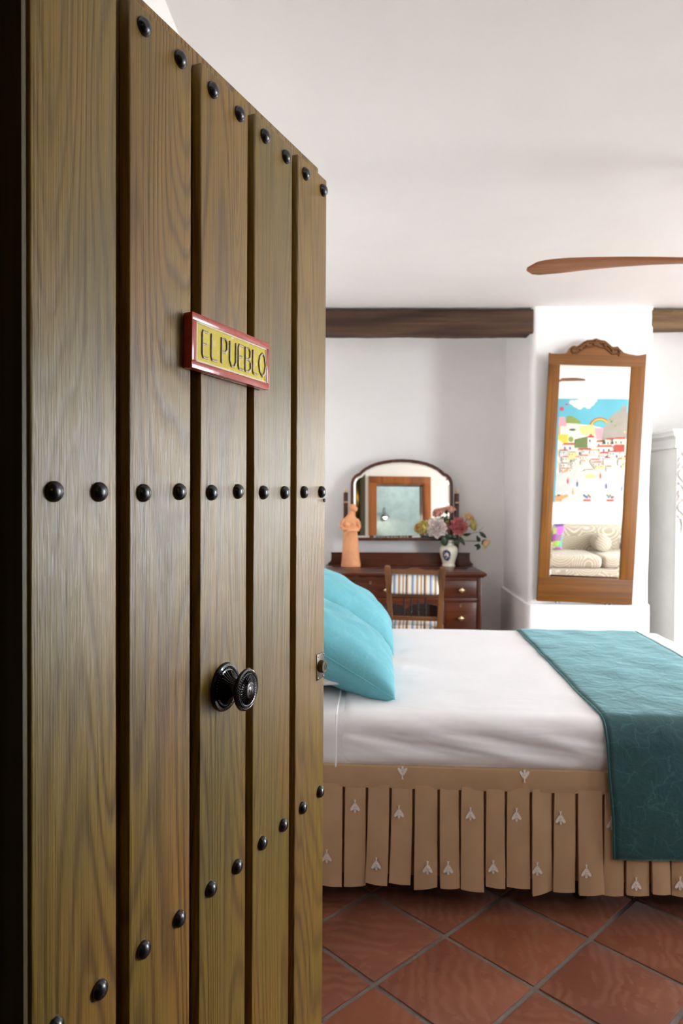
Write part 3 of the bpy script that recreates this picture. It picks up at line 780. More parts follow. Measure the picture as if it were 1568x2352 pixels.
def bee(px, py, flip=False, band=False):
    p = bl_near(px, py, -.012)
    if band: y = -.0065
    else:
        y = -.02
        for a, b, o in PLE:
            if a <= p.x <= b:
                best = min(o.data.vertices, key=lambda v: (v.co.x - p.x) ** 2 + (v.co.z - p.z) ** 2 + (10 if v.co.y > -.004 and p.z < .38 else 0) + max(0, v.co.y) * 1e-3)
                near = [v.co.y for v in o.data.vertices if abs(v.co.x - p.x) < .022 and abs(v.co.z - p.z) < .03]
                y = min(near) - .0004
    o = inst('bee_motif', bee_me, sk, (p.x, y, p.z), (rad(-1.5) if not band else 0, PI if flip else 0, 0))
for px, py in ((751, 1960), (815, 1851), (916, 1864), (864, 1978), (981, 1987), (1028, 1988), (1080, 1868), (1131, 1986), (1186, 1871), (1231, 1989), (1287, 1878), (1343, 1995), (1404, 1889), (1456, 2022), (1557, 2023)): bee(px, py)
bee(924, 1777, True, True); bee(1205, 1785, True, True)
# teal runner
rn = bed_thing('bed_runner', 'teal patterned bed runner draped across the foot of the bed', 'bed runner')
def runner():
    bm = bmesh.new()
    r = .056; off = .010
    path = []; zlo = .205
    for i in range(22): path.append((-.030 + .012 * i / 21 - .006 * math.sin(i / 21 * PI), zlo + (BT - r - zlo) * i / 21))
    for i in range(1, 8):
        a = PI - i / 8 * PI / 2; path.append((r - .003 + (r + off) * math.cos(a), BT - r + (r + off) * math.sin(a)))
    for i in range(41): path.append((r + (BW - 2 * r) * i / 40, BT + off))
    for i in range(1, 8):
        a = PI / 2 - i / 8 * PI / 2; path.append((BW - r + (r + off) * math.cos(a), BT - r + (r + off) * math.sin(a)))
    for i in range(1, 12): path.append((BW + off + .004, BT - r - (BT - r - .25) * i / 11))
    nx = 30; x0, x1 = 1.196, 1.812; rows = []
    for (y, z) in path:
        hang = max(0.0, (BT - .03 - z)); row = []
        for i in range(nx + 1):
            s = i / nx; x = x0 + (x1 - x0) * s + hang * .065 + .006 * nz((y * 3, z * 3, s * 2), 1.5)
            d = .006 * nz((x * 5, y * 4, z * 3), 1.6, 2)
            if z > BT: rows_z = z + max(-.003, d * .7) - (.003 if i in (0, nx) else 0); p = Vector((x, y, rows_z))
            else: p = Vector((x, y - abs(d) * 1.1 - (.006 * math.sin(s * 9) * hang if y < .2 else 0), z + (.010 * (s - .1) if hang > .4 else 0)))
            row.append(p)
        rows.append(row)
    A = [[bm.verts.new(p) for p in r_] for r_ in rows]
    for a, b in zip(A, A[1:]):
        for i in range(nx): bm.faces.new((a[i], a[i + 1], b[i + 1], b[i]))
    o = obj('runner_cloth', bm, M['runner'], rn, 60)
    m = o.modifiers.new('thick', 'SOLIDIFY'); m.thickness = .006; m.offset = 0
    bm = bmesh.new(); tube(bm, [p.co if hasattr(p, 'co') else p for p in [r_[0] for r_ in rows]], .0045, 8); obj('edge_piping', bm, M['runner'], rn)
    bm = bmesh.new(); tube(bm, [r_[nx] for r_ in rows], .0045, 8); obj('edge_piping', bm, M['runner'], rn)
runner()
# cushions and pillow
def pillow_bm(w, l, t, seed, n=36, wrk=.006):
    bm = bmesh.new(); vs = {}
    for sgn in (1, -1):
        for i in range(n + 1):
            for j in range(n + 1):
                u, v = -1 + 2 * i / n, -1 + 2 * j / n
                e = max(0.0, (1 - u * u) * (1 - v * v))
                # rows bunch to the border
                uu, vv = math.sin(u * PI / 2), math.sin(v * PI / 2)
                e = max(0.0, (1 - uu ** 2) * (1 - vv ** 2))
                x = w / 2 * uu * (1 - .075 * (1 - vv * vv)); y = l / 2 * vv * (1 - .075 * (1 - uu * uu))
                edge = (i in (0, n) or j in (0, n))
                z = 0 if edge else sgn * (t / 2 * e ** .38 + wrk * e ** .3 * nz((x * 11, y * 11, sgn * 2), 1.0, seed) + wrk * .8 * e ** .2 * nz((x * 26, y * 7, sgn), 1.0, seed + 3))
                if edge and sgn == -1: vs[(sgn, i, j)] = vs[(1, i, j)]
                else: vs[(sgn, i, j)] = bm.verts.new((x, y, z))
        for i in range(n):
            for j in range(n):
                q = [vs[(sgn, i, j)], vs[(sgn, i + 1, j)], vs[(sgn, i + 1, j + 1)], vs[(sgn, i, j + 1)]]
                bm.faces.new(q if sgn == 1 else q[::-1])
    return bm
def pillow_thing(name, label, cat, w, l, t, mat, mtx, seed, group=None, wrk=.006):
    e = bpy.data.objects.new(name, None); COL.objects.link(e); e.empty_display_size = .1
    e.matrix_world = bmat @ mtx; setp(e, label, cat, group)
    obj('cover', pillow_bm(w, l, t, seed, 36, wrk), mat, e, 60)
    bm = bmesh.new(); n = 36; pts = []
    for k in range(4 * n):
        s, q = divmod(k, n); a = -1 + 2 * q / n
        u, v = [(a, -1), (1, a), (-a, 1), (-1, -a)][s]
        uu, vv = math.sin(u * PI / 2), math.sin(v * PI / 2)
        pts.append((w / 2 * uu * (1 - .075 * (1 - vv * vv)), l / 2 * vv * (1 - .075 * (1 - uu * uu)), 0))
    tube(bm, pts + [pts[0]], .0022, 6); obj('seam', bm, mat, e)
def lean(px, py, w, l, el, twist, lift=.0, spin=0.0):
    """cushion whose near lower corner is at a pixel on the bed, leaning back to the head"""
    p = bl_top(px, py, BT + .012 + lift)
    m = Matrix.Translation(p) @ Matrix.Rotation(spin, 4, 'Z') @ Matrix.Rotation(el, 4, 'Y') @ Matrix.Rotation(twist, 4, 'X')
    return m @ Matrix.Translation((-l / 2, w / 2, 0)) @ Matrix.Rotation(PI / 2, 4, 'Z')
pillow_thing('cushion', 'light teal velvet cushion with a visible edge seam, lying in front of another like it', 'cushion', .56, .56, .25, M['cushion'], lean(906, 1606, .56, .56, rad(30), rad(0), .004), 3.0, None, .011)
pillow_thing('cushion', 'light teal cushion on the dressing table side of the bed, behind the other cushion', 'cushion', .58, .58, .25, M['cushion'], lean(903, 1503, .58, .58, rad(33), rad(0), .004), 9.0, None, .011)
p = bl_top(792, 1603, BT)
pillow_thing('pillow', 'white pillow lying flat under the nearer teal cushion', 'pillow', .62, .40, .10, M['pillowcase'], Matrix.Translation((p.x - .20, p.y + .31, BT + .053)) @ Matrix.Rotation(PI / 2, 4, 'Z'), 14.0, None, .003)
pillow_thing('pillow', 'white pillow lying flat under the farther teal cushion', 'pillow', .62, .40, .10, M['pillowcase'], Matrix.Translation((p.x - .20, p.y + .97, BT + .053)) @ Matrix.Rotation(PI / 2, 4, 'Z'), 18.0, None, .003)
#--SPLIT3--
# ------------------------------------------------------------------ dressing table
DT_RZ = rad(2.9)
DT0 = campt((749 - 784) / FPX * 5.13, 5.13, 0); DTZ = 0.775
dmat = Matrix.Translation(DT0) @ Matrix.Rotation(DT_RZ, 4, 'Z'); dinv = dmat.inverted()
dy_dir = dmat.to_3x3() @ Vector((0, 1, 0))
def dl(px, py, y):
    return dinv @ hit(px, py, DT0 + dy_dir * y, dy_dir)
def C1(cx, cy): return 740 + cx / 3.733, 1020 + cy / 3.733        # detail-view coordinates to photo pixels
DTW, DTD = 1.18, 0.57
dt = empty('dressing_table', DT0, DT_RZ, 'dark mahogany dressing table with arched swing mirror and brass knobs', 'dressing table')
bm = bmesh.new()
rings = []
for (ins, z) in ((.022, DTZ - .036), (.018, DTZ - .030), (.008, DTZ - .026), (.001, DTZ - .017), (0, DTZ - .010), (.004, DTZ - .002), (.008, DTZ)):
    rings.append([(ins, ins, z), (DTW - ins, ins, z), (DTW - ins, DTD, z), (ins, DTD, z)])
loft(bm, rings); obj('table_top', bm, M['mahog'], dt, 30)
PDX = [(.032, .345), (.842, DTW - .032)]
bm = bmesh.new(); zt1 = DTZ - .036
bx(bm, (.032, .045, .575), (DTW - .032, DTD - .01, zt1))
obj('case', bm, M['mahog'], dt, 30)
for a, b in PDX:
    bm = bmesh.new(); bx(bm, (a, .045, .05), (b, DTD - .01, .575)); bx(bm, (a - .006, .025, 0), (b + .006, DTD - .005, .05), .004); obj('pedestal', bm, M['mahog_v'], dt, 30)
for x in (.032, DTW - .067): box('corner_stile', (x, .026, .05), (x + .035, .046, zt1), M['mahog_v'], dt, .003)
box('top_rail', (.032 + .035, .028, zt1 - .018), (DTW - .067, .046, zt1), M['mahog'], dt)
box('mid_rail', (.067, .028, .562), (DTW - .067, .046, .586), M['mahog'], dt, .003)
for x in (PDX[0][1] - .03, PDX[1][0]): box('inner_stile', (x, .028, .05), (x + .03, .046, .562), M['mahog_v'], dt, .003)
# scalloped apron over the knee hole
poly = [(PDX[0][1], .562), (PDX[1][0], .562)]
for i in range(25):
    s = 1 - i / 24; x = PDX[0][1] + (PDX[1][0] - PDX[0][1]) * s
    poly.append((x, .515 + .03 * abs(math.sin(s * PI * 2)) ** .7 - (.012 if abs(s - .5) < .03 else 0)))
bm = bmesh.new(); prism(bm, poly, .030, .044); obj('apron', bm, M['mahog'], dt, 30)
bm = bmesh.new()
lathe(bm, [(.004, 0), (.004, -.010), (.006, -.012), (.0125, -.018), (.012, -.022), (.004, -.027), (.0005, -.028)], 4, 'Y')
bmesh.ops.scale(bm, vec=(2.0, 1.15, 1.5), verts=bm.verts)
bmesh.ops.recalc_face_normals(bm, faces=bm.faces)
dk_me = bpy.data.meshes.new('knob'); bm.to_mesh(dk_me); bm.free(); dk_me.materials.append(M['brass'])
def esc_bm():
    bm = bmesh.new(); outer = [(.007 * math.cos(a * PI / 8), .012 * math.sin(a * PI / 8)) for a in range(16)]; inner = [(.004 * math.cos(a * PI / 8), .008 * math.sin(a * PI / 8)) for a in range(16)]
    ringframe(bm, outer, inner, -.002, 0.0); return bm
bm = esc_bm(); bmesh.ops.recalc_face_normals(bm, faces=bm.faces); es_me = bpy.data.meshes.new('escutcheon'); bm.to_mesh(es_me); bm.free(); es_me.materials.append(M['brass'])
def drawer(x0, x1, z0, z1, knobs, zk, ze):
    bm = bmesh.new(); bx(bm, (x0, .024, z0), (x1, .05, z1), .003)
    bx(bm, (x0 + .012, .021, z0 + .012), (x1 - .012, .03, z1 - .012), .003)
    d = obj('drawer', bm, M['mahog'], dt, 30)
    for kx in knobs: inst('knob', dk_me, d, (kx, .021, zk))
    inst('escutcheon', es_me, d, ((x0 + x1) / 2, .0205, ze))
drawer(.072, .580, .592, .716, (.215, .445), .648, .700)
drawer(.600, 1.108, .592, .716, (.715, .995), .648, .700)
for a, b in ((.072, .312), (.875, 1.108)):
    for z0, z1 in ((.312, .556), (.06, .304)): drawer(a, b, z0, z1, ((a + b) / 2,), z0 + .13, z0 + .222)
# splash board with curved ends
a = dl(*C1(80, 932), .53); b = dl(*C1(1262, 930), .53)
zt = (a.z + b.z) / 2; xa, xb = a.x, b.x
poly = [(xa - .030, DTZ), (xb + .030, DTZ), (xb + .028, DTZ + .014), (xb + .014, DTZ + .022), (xb + .004, DTZ + .04), (xb + .002, zt - .012), (xb + .006, zt - .006), (xb + .004, zt), (xa - .004, zt), (xa - .006, zt - .006), (xa - .002, zt - .012), (xa - .004, DTZ + .04), (xa - .014, DTZ + .022), (xa - .028, DTZ + .014)]
bm = bmesh.new(); prism(bm, poly, .535, .558); obj('splash_board', bm, M['mahog'], dt, 30)
# posts and swing mirror
MY = .505
for cx, ct in ((201, 415), (1151, 425)):
    p = dl(*C1(cx, ct), MY + .018)
    box('mirror_post', (p.x - .018, MY, DTZ + .0), (p.x + .018, MY + .030, p.z), M['mahog_v'], dt, .004)
    bm = bmesh.new(); lathe(bm, [(.008, 0), (.010, .004), (.004, .008), (.010, .016), (.011, .024), (.007, .033), (.0005, .040)], 16, 'Z', (p.x, MY + .015, p.z)); obj('finial', bm, M['brass'], dt)
half = [(438, 345), (434, 318), (424, 292), (408, 272), (388, 256), (366, 247), (350, 230), (318, 204), (270, 178), (215, 157), (150, 142), (80, 132), (0, 128)]
outc = [(681 - 438, 828)] + [(681 - x, y) for x, y in half] + [(681 + x, y) for x, y in half[-2::-1]] + [(681 + 438, 828)]
out3 = [dl(*C1(x, y), MY) for x, y in outc]
poly = [(p.x, p.z) for p in out3][::-1]
cxm = sum(p[0] for p in poly) / len(poly); zpv = 1.28
poly = [(x - cxm, z - zpv) for x, z in poly]
inn = inset(poly, .021); inb = inset(inn, .020)
sm = bpy.data.objects.new('swing_mirror', None); COL.objects.link(sm); sm.parent = dt; sm.location = (cxm, MY + .004, zpv); sm.rotation_euler = (rad(-3.3), 0, 0)
bm = bmesh.new(); ringframe(bm, poly, inn, -.014, .012); obj('mirror_frame', bm, M['mahog_v'], sm, 30)
bm = bmesh.new(); prism(bm, inset(poly, .012), .004, .010); obj('back_board', bm, M['mahog_v'], sm, 30)
bm = bmesh.new()
A = [bm.verts.new((x, -.0005, z)) for x, z in inset(poly, .019)]; Bv = [bm.verts.new((x, -.0038, z)) for x, z in inb]
for i in range(len(A)): bm.faces.new((A[i - 1], A[i], Bv[i], Bv[i - 1]))
bm.faces.new(Bv); obj('mirror_glass', bm, M['mirror'], sm, 0)
for s in (-1, 1):
    bm = bmesh.new(); lathe(bm, [(.008, 0), (.008, .032)], 12, 'X', (s * .445 - .016, 0, 0)); obj('pivot', bm, M['brass'], sm)

# ------------------------------------------------------------------ chair
CH_D = 4.80
chp = campt((740 + 800 / 3.733 - 784) / FPX * CH_D, CH_D, 0)
ch = empty('dining_chair', chp, YAW - rad(7), 'wooden chair with striped back pad and turned spindles, tucked at the dressing table', 'chair')
SZ = .425
for s in (-1, 1):
    bm = bmesh.new()
    rings = []
    for z, xo, yo, w in ((0, .158, -.02, .016), (.25, .160, .0, .018), (SZ - .02, .165, .006, .019), (.60, .172, -.008, .017), (.75, .180, -.030, .017), (.845, .186, -.046, .019), (.858, .187, -.048, .020), (.868, .187, -.049, .015)):
        rings.append([(s * xo + a * w, yo + b * w, z) for a, b in ((-1, -1), (1, -1), (1, 1), (-1, 1))])
    loft(bm, rings); bmesh.ops.bevel(bm, geom=list(bm.edges), offset=.002, segments=1, affect='EDGES'); obj('back_post', bm, M['oak'], ch, 30)
    bm = bmesh.new(); lathe(bm, [(.012, 0), (.016, .02), (.014, .2), (.019, .33), (.015, .36), (.021, .38), (.021, SZ - .03)], 16, 'Z', (s * .185, .37, 0)); obj('front_leg', bm, M['oak'], ch)
    bm = bmesh.new(); tube(bm, [(s * .163, 0, .2), (s * .183, .37, .2)], .010, 10); obj('side_stretcher', bm, M['oak'], ch)
def yb(z): return -.048 * max(0, (z - .5) / .36) ** 1.15 + .004
poly = [(-.17, .812), (.17, .812)]
for i in range(41):
    s = 1 - i / 40; x = -.17 + .34 * s; c = abs(x)
    z = .835 + (.018 * math.cos(c / .082 * PI / 2) if c < .082 else .008 * abs(math.sin((c - .082) / .088 * PI * 1.5)))
    poly.append((x, z))
bm = bmesh.new(); prism(bm, poly, yb(.83) - .012, yb(.83) + .010); obj('crest_rail', bm, M['oak_x'], ch, 40)
bm = bmesh.new()
rbox(bm, (-.160, -.016, -.070), (.160, .016, .066), .014, (12, 2, 8), True, lambda p, n: .010 * max(0, 1 - (p.x / .165) ** 2) * max(0, 1 - (p.z / .075) ** 2) * abs(n.y))
pad = obj('back_pad', bm, M['stripe'], ch, 60); pad.location = (0, yb(.745) - .003, .744); pad.rotation_euler = (rad(-14), 0, 0)
bm = bmesh.new(); rbox(bm, (-.163, -.018, .060), (.163, .018, .072), .005, (10, 2, 1)); o = obj('top_piping', bm, M['lightblue'], pad, 60)
box('mid_rail', (-.162, yb(.665) - .012, .652), (.162, yb(.665) + .012, .676), M['oak_x'], ch, .004)
for x in (-.072, -.024, .024, .072):
    bm = bmesh.new(); y0, y1 = yb(.51), yb(.655)
    pr = [(.004, 0), (.006, .1), (.004, .18), (.008, .24), (.005, .30), (.008, .36), (.005, .44), (.006, .7), (.004, .9), (.005, 1.0)]
    rings = [[(x + r * math.cos(2 * PI * k / 10), y0 + (y1 - y0) * t + r * math.sin(2 * PI * k / 10), .515 + .14 * t) for k in range(10)] for r, t in pr]
    loft(bm, rings); obj('spindle', bm, M['ebon'], ch)
box('lower_rail', (-.158, yb(.505) - .011, .490), (.158, yb(.505) + .011, .520), M['oak_x'], ch, .004)
bm = bmesh.new(); bx(bm, (-.165, .0, SZ - .055), (.165, .02, SZ - .012)); bx(bm, (-.19, .36, SZ - .055), (.19, .385, SZ - .012)); bx(bm, (-.192, .02, SZ - .055), (-.172, .36, SZ - .012)); bx(bm, (.172, .02, SZ - .055), (.192, .36, SZ - .012)); obj('seat_rail', bm, M['oak_x'], ch)
bm = bmesh.new(); rbox(bm, (-.190, .012, SZ - .014), (.190, .40, SZ + .024), .016, (14, 14, 1), True, lambda p, n: .016 * max(0, n.z) * max(0, 1 - (p.x / .2) ** 2) * max(0, 1 - ((p.y - .2) / .2) ** 2)); obj('seat_pad', bm, M['stripe'], ch, 60)
bm = bmesh.new(); tube(bm, [(-.175, .18, .2), (.175, .18, .2)], .010, 10); obj('cross_stretcher', bm, M['oak'], ch)

# ------------------------------------------------------------------ terracotta figurine
p = dl(*C1(245, 1040), .415)
fg = bpy.data.objects.new('figurine_root', None)
def figurine():
    bm = bmesh.new(); N = 28
    def ell(cx, cy, z, rx, ry, tx=0):
        return [(cx + rx * math.cos(2 * PI * k / N), cy + ry * math.sin(2 * PI * k / N), z + tx * math.cos(2 * PI * k / N)) for k in range(N)]
    # gown, waist, chest, shoulders, neck leaning to the right
    prof = [(0, 0, .0, .078, .062), (0, 0, .012, .077, .062), (-.002, 0, .07, .070, .055), (-.003, 0, .15, .064, .050), (-.004, 0, .22, .060, .046), (-.006, 0, .275, .055, .042), (-.008, 0, .305, .052, .040), (-.008, 0, .335, .056, .041), (-.008, 0, .360, .060, .038), (-.006, 0, .378, .052, .033), (.000, .0, .395, .033, .025), (.010, 0, .412, .019, .018), (.018, 0, .430, .016, .016), (.024, 0, .444, .017, .017)]
    loft(bm, [ell(*q) for q in prof])
    # bowed head turned to the side, hair gathered behind
    def blobs(c, r, ry=0):
        m = Matrix.Translation(c) @ Matrix.Rotation(ry, 4, 'Y') @ Matrix.Diagonal((r[0], r[1], r[2], 1)); bmesh.ops.create_uvsphere(bm, u_segments=24, v_segments=16, radius=1, matrix=m)
    blobs((.014, -.004, .464), (.027, .027, .029), rad(20)); blobs((.030, -.010, .450), (.019, .019, .023), rad(35)); blobs((.000, .010, .470), (.020, .020, .022))
    tube(bm, [(.040, -.022, .468), (.047, -.025, .455), (.042, -.024, .452)], [.004, .006, .004], 8)
    blobs((.031, -.026, .462), (.004, .003, .003)); tube(bm, [(.034, -.027, .441), (.042, -.024, .441)], .003, 6)
    tube(bm, [(-.018, 0, .372), (-.006, 0, .400), (.006, 0, .432), (.010, 0, .450)], [.032, .024, .018, .017], 16)
    # shoulders, upper arms and crossed forearms
    tube(bm, [(-.050, 0, .372), (-.068, -.006, .345), (-.072, -.014, .312), (-.060, -.034, .296), (-.020, -.054, .300), (.022, -.054, .310), (.044, -.044, .316)], [.020, .019, .018, .017, .014, .013, .011], 12)
    tube(bm, [(.040, 0, .368), (.056, -.008, .345), (.060, -.016, .315), (.052, -.036, .292), (.018, -.060, .287), (-.022, -.060, .284), (-.040, -.054, .270)], [.019, .018, .018, .016, .013, .012, .009], 12)
    for k in range(4):   # fingers of the hanging hand
        tube(bm, [(-.036 - k * .004, -.055, .276), (-.040 - k * .004, -.056, .262), (-.040 - k * .004, -.054, .250 + k * .003)], .004, 6)
    for s in (-1, 1):
        m = Matrix.Translation((-.010 + s * .024, -.034, .330)) @ Matrix.Diagonal((.020, .016, .018, 1)); bmesh.ops.create_uvsphere(bm, u_segments=12, v_segments=8, radius=1, matrix=m)
    return bm
o = obj('figurine', figurine(), M['terra_fig']); bpy.data.objects.remove(fg)
o.matrix_world = dmat @ Matrix.Translation((p.x, .415, DTZ + .0008))
m = o.modifiers.new('one_body', 'REMESH'); m.mode = 'VOXEL'; m.voxel_size = .0026; m.use_smooth_shade = True
m = o.modifiers.new('soft', 'SMOOTH'); m.iterations = 2; m.factor = .5
setp(o, 'tall terracotta figurine with folded arms and bowed head on the dressing table', 'figurine')

# ------------------------------------------------------------------ vase and flowers
pv = dl(*C1(1081, 1050), .42); VX, VY = pv.x, .42
def vloc(x, y, z): return dmat @ Vector((x, y, z))
va = bpy.data.objects.new('vase', None); COL.objects.link(va); va.matrix_world = dmat @ Matrix.Translation((VX, VY, DTZ + .0008))
setp(va, 'cream porcelain vase with a blue painted medallion on the dressing table', 'vase')
vp_ = [(.046, 0), (.052, .002), (.052, .012), (.048, .018), (.048, .030), (.055, .055), (.066, .090), (.073, .120), (.072, .142), (.062, .160), (.046, .170), (.038, .176), (.036, .186), (.036, .200), (.041, .208), (.044, .211), (.042, .213), (.034, .208), (.030, .19), (.03, .16)]
bm = bmesh.new(); lathe(bm, vp_, 48); obj('body', bm, M['porcelain'], va)
def vr(z):
    for (r0, z0), (r1, z1) in zip(vp_, vp_[1:]):
        if z0 <= z <= z1 and z1 > z0: return r0 + (r1 - r0) * (z - z0) / (z1 - z0)
    return .04
def patch(bm, polar, da=0.0006):
    """polygon in (angle, z) laid on the vase wall"""
    vs = [bm.verts.new(((vr(z) + da) * math.sin(a), -(vr(z) + da) * math.cos(a), z)) for a, z in polar]; return vs
a0 = -.42
bm = bmesh.new()
nr, na = 8, 40; G = []
for i in range(nr + 1):
    r = .55 + .45 * i / nr
    G.append(patch(bm, [(a0 + .50 * r * math.cos(2 * PI * k / na), .094 + .046 * r * math.sin(2 * PI * k / na)) for k in range(na)]))
for A_, B_ in zip(G, G[1:]):
    for k in range(na): 
        if random.random() < .86: bm.faces.new((A_[k - 1], A_[k], B_[k], B_[k - 1]))
for k in range(26):
    ca, cz = a0 + random.uniform(-.24, .24), .094 + random.uniform(-.034, .03)
    v = patch(bm, [(ca + random.uniform(.03, .07) * math.cos(q), cz + random.uniform(.003, .008) * math.sin(q)) for q in (0, 1.2, 2.4, 3.6, 4.9)], .001); bm.faces.new(v)
obj('medallion', bm, M['delft'], va, 0)
for zc, hh in ((.006, .0035), (.192, .006)):
    bm = bmesh.new()
    for k in range(34):
        a = 2 * PI * k / 34; v = patch(bm, [(a, zc - hh), (a + .11, zc - hh * .3), (a + .09, zc + hh), (a + .02, zc + hh * .5)]); bm.faces.new(v)
    obj('blue_band', bm, M['delft'], va, 0)['kind'] = 'stuff'
def petal_faces(bm, c, d, up, length, width, cup, rg, mi=0):
    d = d.normalized(); side = d.cross(up)
    side = side.normalized() if side.length > 1e-4 else Vector((1, 0, 0)); nrm = side.cross(d).normalized()
    prev = None
    for i in range(5):
        t = i / 4; wd = width * (math.sin(PI * min(1, .18 + t * .70)) ** .8) * (1 if t < 1 else .75)
        lift = cup * t * t * length
        row = []
        for j in range(5):
            s = -1 + j / 2
            p_ = c + d * (length * (t - .10 * abs(s) * t)) + side * (wd * s * .5) + nrm * (lift + .22 * width * s * s * (.4 + t) + rg.uniform(-.07, .07) * length * t)
            row.append(bm.verts.new(p_))
        if prev:
            for j in range(4):
                f = bm.faces.new((prev[j], prev[j + 1], row[j + 1], row[j])); f.material_index = mi
        prev = row
def bloom_bm(R, layers, rg, face=Vector((0, -1, .25))):
    """a peony head whose opening looks along 'face'"""
    bm = bmesh.new(); f = face.normalized(); q = f.to_track_quat('Z', 'Y')
    for (n, op, ln, wd, cup) in layers:
        ph = rg.uniform(0, 6)
        for k in range(n):
            a = ph + 2 * PI * k / n + rg.uniform(-.2, .2); el = op + rg.uniform(-.12, .12)
            d = Vector((math.cos(a) * math.cos(el), math.sin(a) * math.cos(el), math.sin(el)))
            upv = Vector((-math.cos(a) * math.sin(el), -math.sin(a) * math.sin(el), math.cos(el)))
            petal_faces(bm, q @ (Vector((0, 0, -.25 * R)) + d * R * .08), q @ d, q @ upv, R * ln, R * wd, cup, rg)
    return bm
FULL = [(8, .0, 1.0, .85, .18), (9, .28, 1.04, .75, .22), (9, .55, 1.0, .66, .24), (9, .80, .92, .54, .22), (8, 1.0, .82, .44, .15), (6, 1.25, .72, .34, .1)]
LOOSE = [(7, .25, 1.1, .95, .25), (7, .60, 1.08, .85, .2), (6, .95, 1.0, .65, .15), (5, 1.25, .9, .45, .05)]
CUP = [(6, .85, 1.15, .95, -.12), (5, 1.1, 1.1, .8, -.12), (4, 1.3, 1.0, .6, 0)]
def F1(x, y): return 940 + x / 7.84, 1130 + y / 7.84
mouth = Vector((VX, VY, DTZ + .195))
def leaf_bm(base, tip, w, rg, bend=.02):
    bm = bmesh.new(); base, tip = Vector(base), Vector(tip); d = tip - base; side = d.cross(Vector((0, 1, .2))).normalized(); up = side.cross(d).normalized(); prev = None
    for i in range(8):
        t = i / 7; wd = w * math.sin(PI * (.06 + .94 * t)) ** .8 if t < 1 else .0005
        c = base + d * t - up * bend * math.sin(PI * t) * 1.0
        row = [bm.verts.new(c + side * (wd * s * .5) + up * (abs(s) * wd * .2)) for s in (-1, 0, 1)]
        if prev:
            for j in range(2): bm.faces.new((prev[j], prev[j + 1], row[j + 1], row[j]))
        prev = row
    return bm
def flower(cx, cy, r, depth, layers, mat, face, label, seed, leaves=0, stem_bend=None):
    rg = random.Random(seed)
    c = dl(*F1(cx, cy), VY + depth); R = r / 7.84 / FPX * 5.55
    th = bpy.data.objects.new('peony', None); COL.objects.link(th); th.matrix_world = dmat @ Matrix.Translation(c)
    setp(th, label, 'flower', 'peonies in the porcelain vase')
    obj('bloom', bloom_bm(R, layers, rg, Vector(face)), mat, th, 60, recalc=False)
    foot = Vector((VX + rg.uniform(-.012, .012), VY + rg.uniform(-.012, .012), DTZ + .12)) - c
    rim = Vector((VX + rg.uniform(-.015, .015), VY + rg.uniform(-.015, .015), DTZ + .215)) - c
    back = -Vector(face).normalized() * R * .35
    mid = (rim + back) * .5 + Vector((0, .015, -.01)) if stem_bend is None else Vector(stem_bend)
    pts = []
    for i in range(11):
        t = i / 10; pts.append(rim * (1 - t) ** 2 + mid * 2 * t * (1 - t) + back * t * t)
    bm = bmesh.new(); tube(bm, [foot] + pts, .0024, 7); obj('stem', bm, M['stem'], th)
    bm = bmesh.new()
    for k in range(5):
        a = 2 * PI * k / 5; q = Vector(face).normalized().to_track_quat('Z', 'Y'); d = q @ Vector((math.cos(a), math.sin(a), .25)); petal_faces(bm, back * .8, d, q @ Vector((0, 0, 1)), R * .55, R * .38, .2, rg)
    obj('sepals', bm, M['leaf'], th, 60, recalc=False)
    return th, c
t1, _ = flower(490, 650, 185, -.05, FULL, M['p_white'], (-.25, -1, .25), 'large white peony with blush petals in the vase', 1)
flower(880, 620, 168, -.05, FULL, M['p_dark'], (.12, -1, .12), 'deep pink peony facing forward in the vase', 2)
flower(735, 355, 118, .0, CUP, M['p_pink'], (.2, -.5, .9), 'pink peony bud standing highest in the bouquet', 3)
flower(545, 385, 105, .03, LOOSE, M['p_pink'], (-.4, -.6, .8), 'half open dusty pink peony beside the highest bud', 4)
flower(1050, 475, 112, .02, LOOSE, M['p_yell'], (.5, -.4, .8), 'peach and yellow peony above the pale yellow one', 5)
flower(1115, 600, 118, .0, LOOSE, M['p_yel2'], (.8, -.6, .2), 'pale yellow peony next to the deep pink one', 6)
flower(275, 645, 130, .0, LOOSE, M['p_yel2'], (-.7, -.7, .3), 'yellow green peony behind the white one', 7)
flower(180, 650, 85, .03, LOOSE, M['p_peach'], (-.9, -.4, .3), 'small brownish pink peony at the mirror side of the bouquet', 8)
flower(650, 520, 70, .01, LOOSE, M['p_yel2'], (0, -.8, .6), 'small yellow peony deep in the middle of the bouquet', 9)
t9, c9 = flower(1335, 905, 125, -.02, CUP, M['p_yell'], (.85, -.35, -.5), 'yellow and pink peony drooping out past the vase', 10, 0, None)
rg = random.Random(5)
for (x0, y0, x1, y1, w, par) in ((720, 860, 560, 905, 190, 0), (720, 850, 690, 760, 120, 0), (850, 830, 860, 950, 140, 0), (900, 800, 1000, 965, 70, 0), (760, 830, 830, 780, 120, 0), (960, 770, 1120, 745, 60, 0), (650, 830, 610, 740, 130, 0), (1230, 950, 1160, 960, 60, 1), (1260, 900, 1210, 780, 70, 1), (1250, 930, 1215, 1050, 80, 1), (1260, 720, 1390, 830, 70, 1), (600, 560, 690, 420, 90, 0), (780, 560, 720, 450, 90, 0)):
    th, c = (t9, c9) if par else (t1, dl(*F1(490, 650), VY - .05))
    k = 1 / 7.84 / FPX * 5.5
    dep = VY - (.03 if y0 > 700 else -.01)
    A_ = dl(*F1(x0, y0), dep) - c; B_ = dl(*F1(x1, y1), dep - .03) - c
    obj('leaf', leaf_bm(A_, B_, w * k, rg), M['leaf'], th, 60, recalc=False)
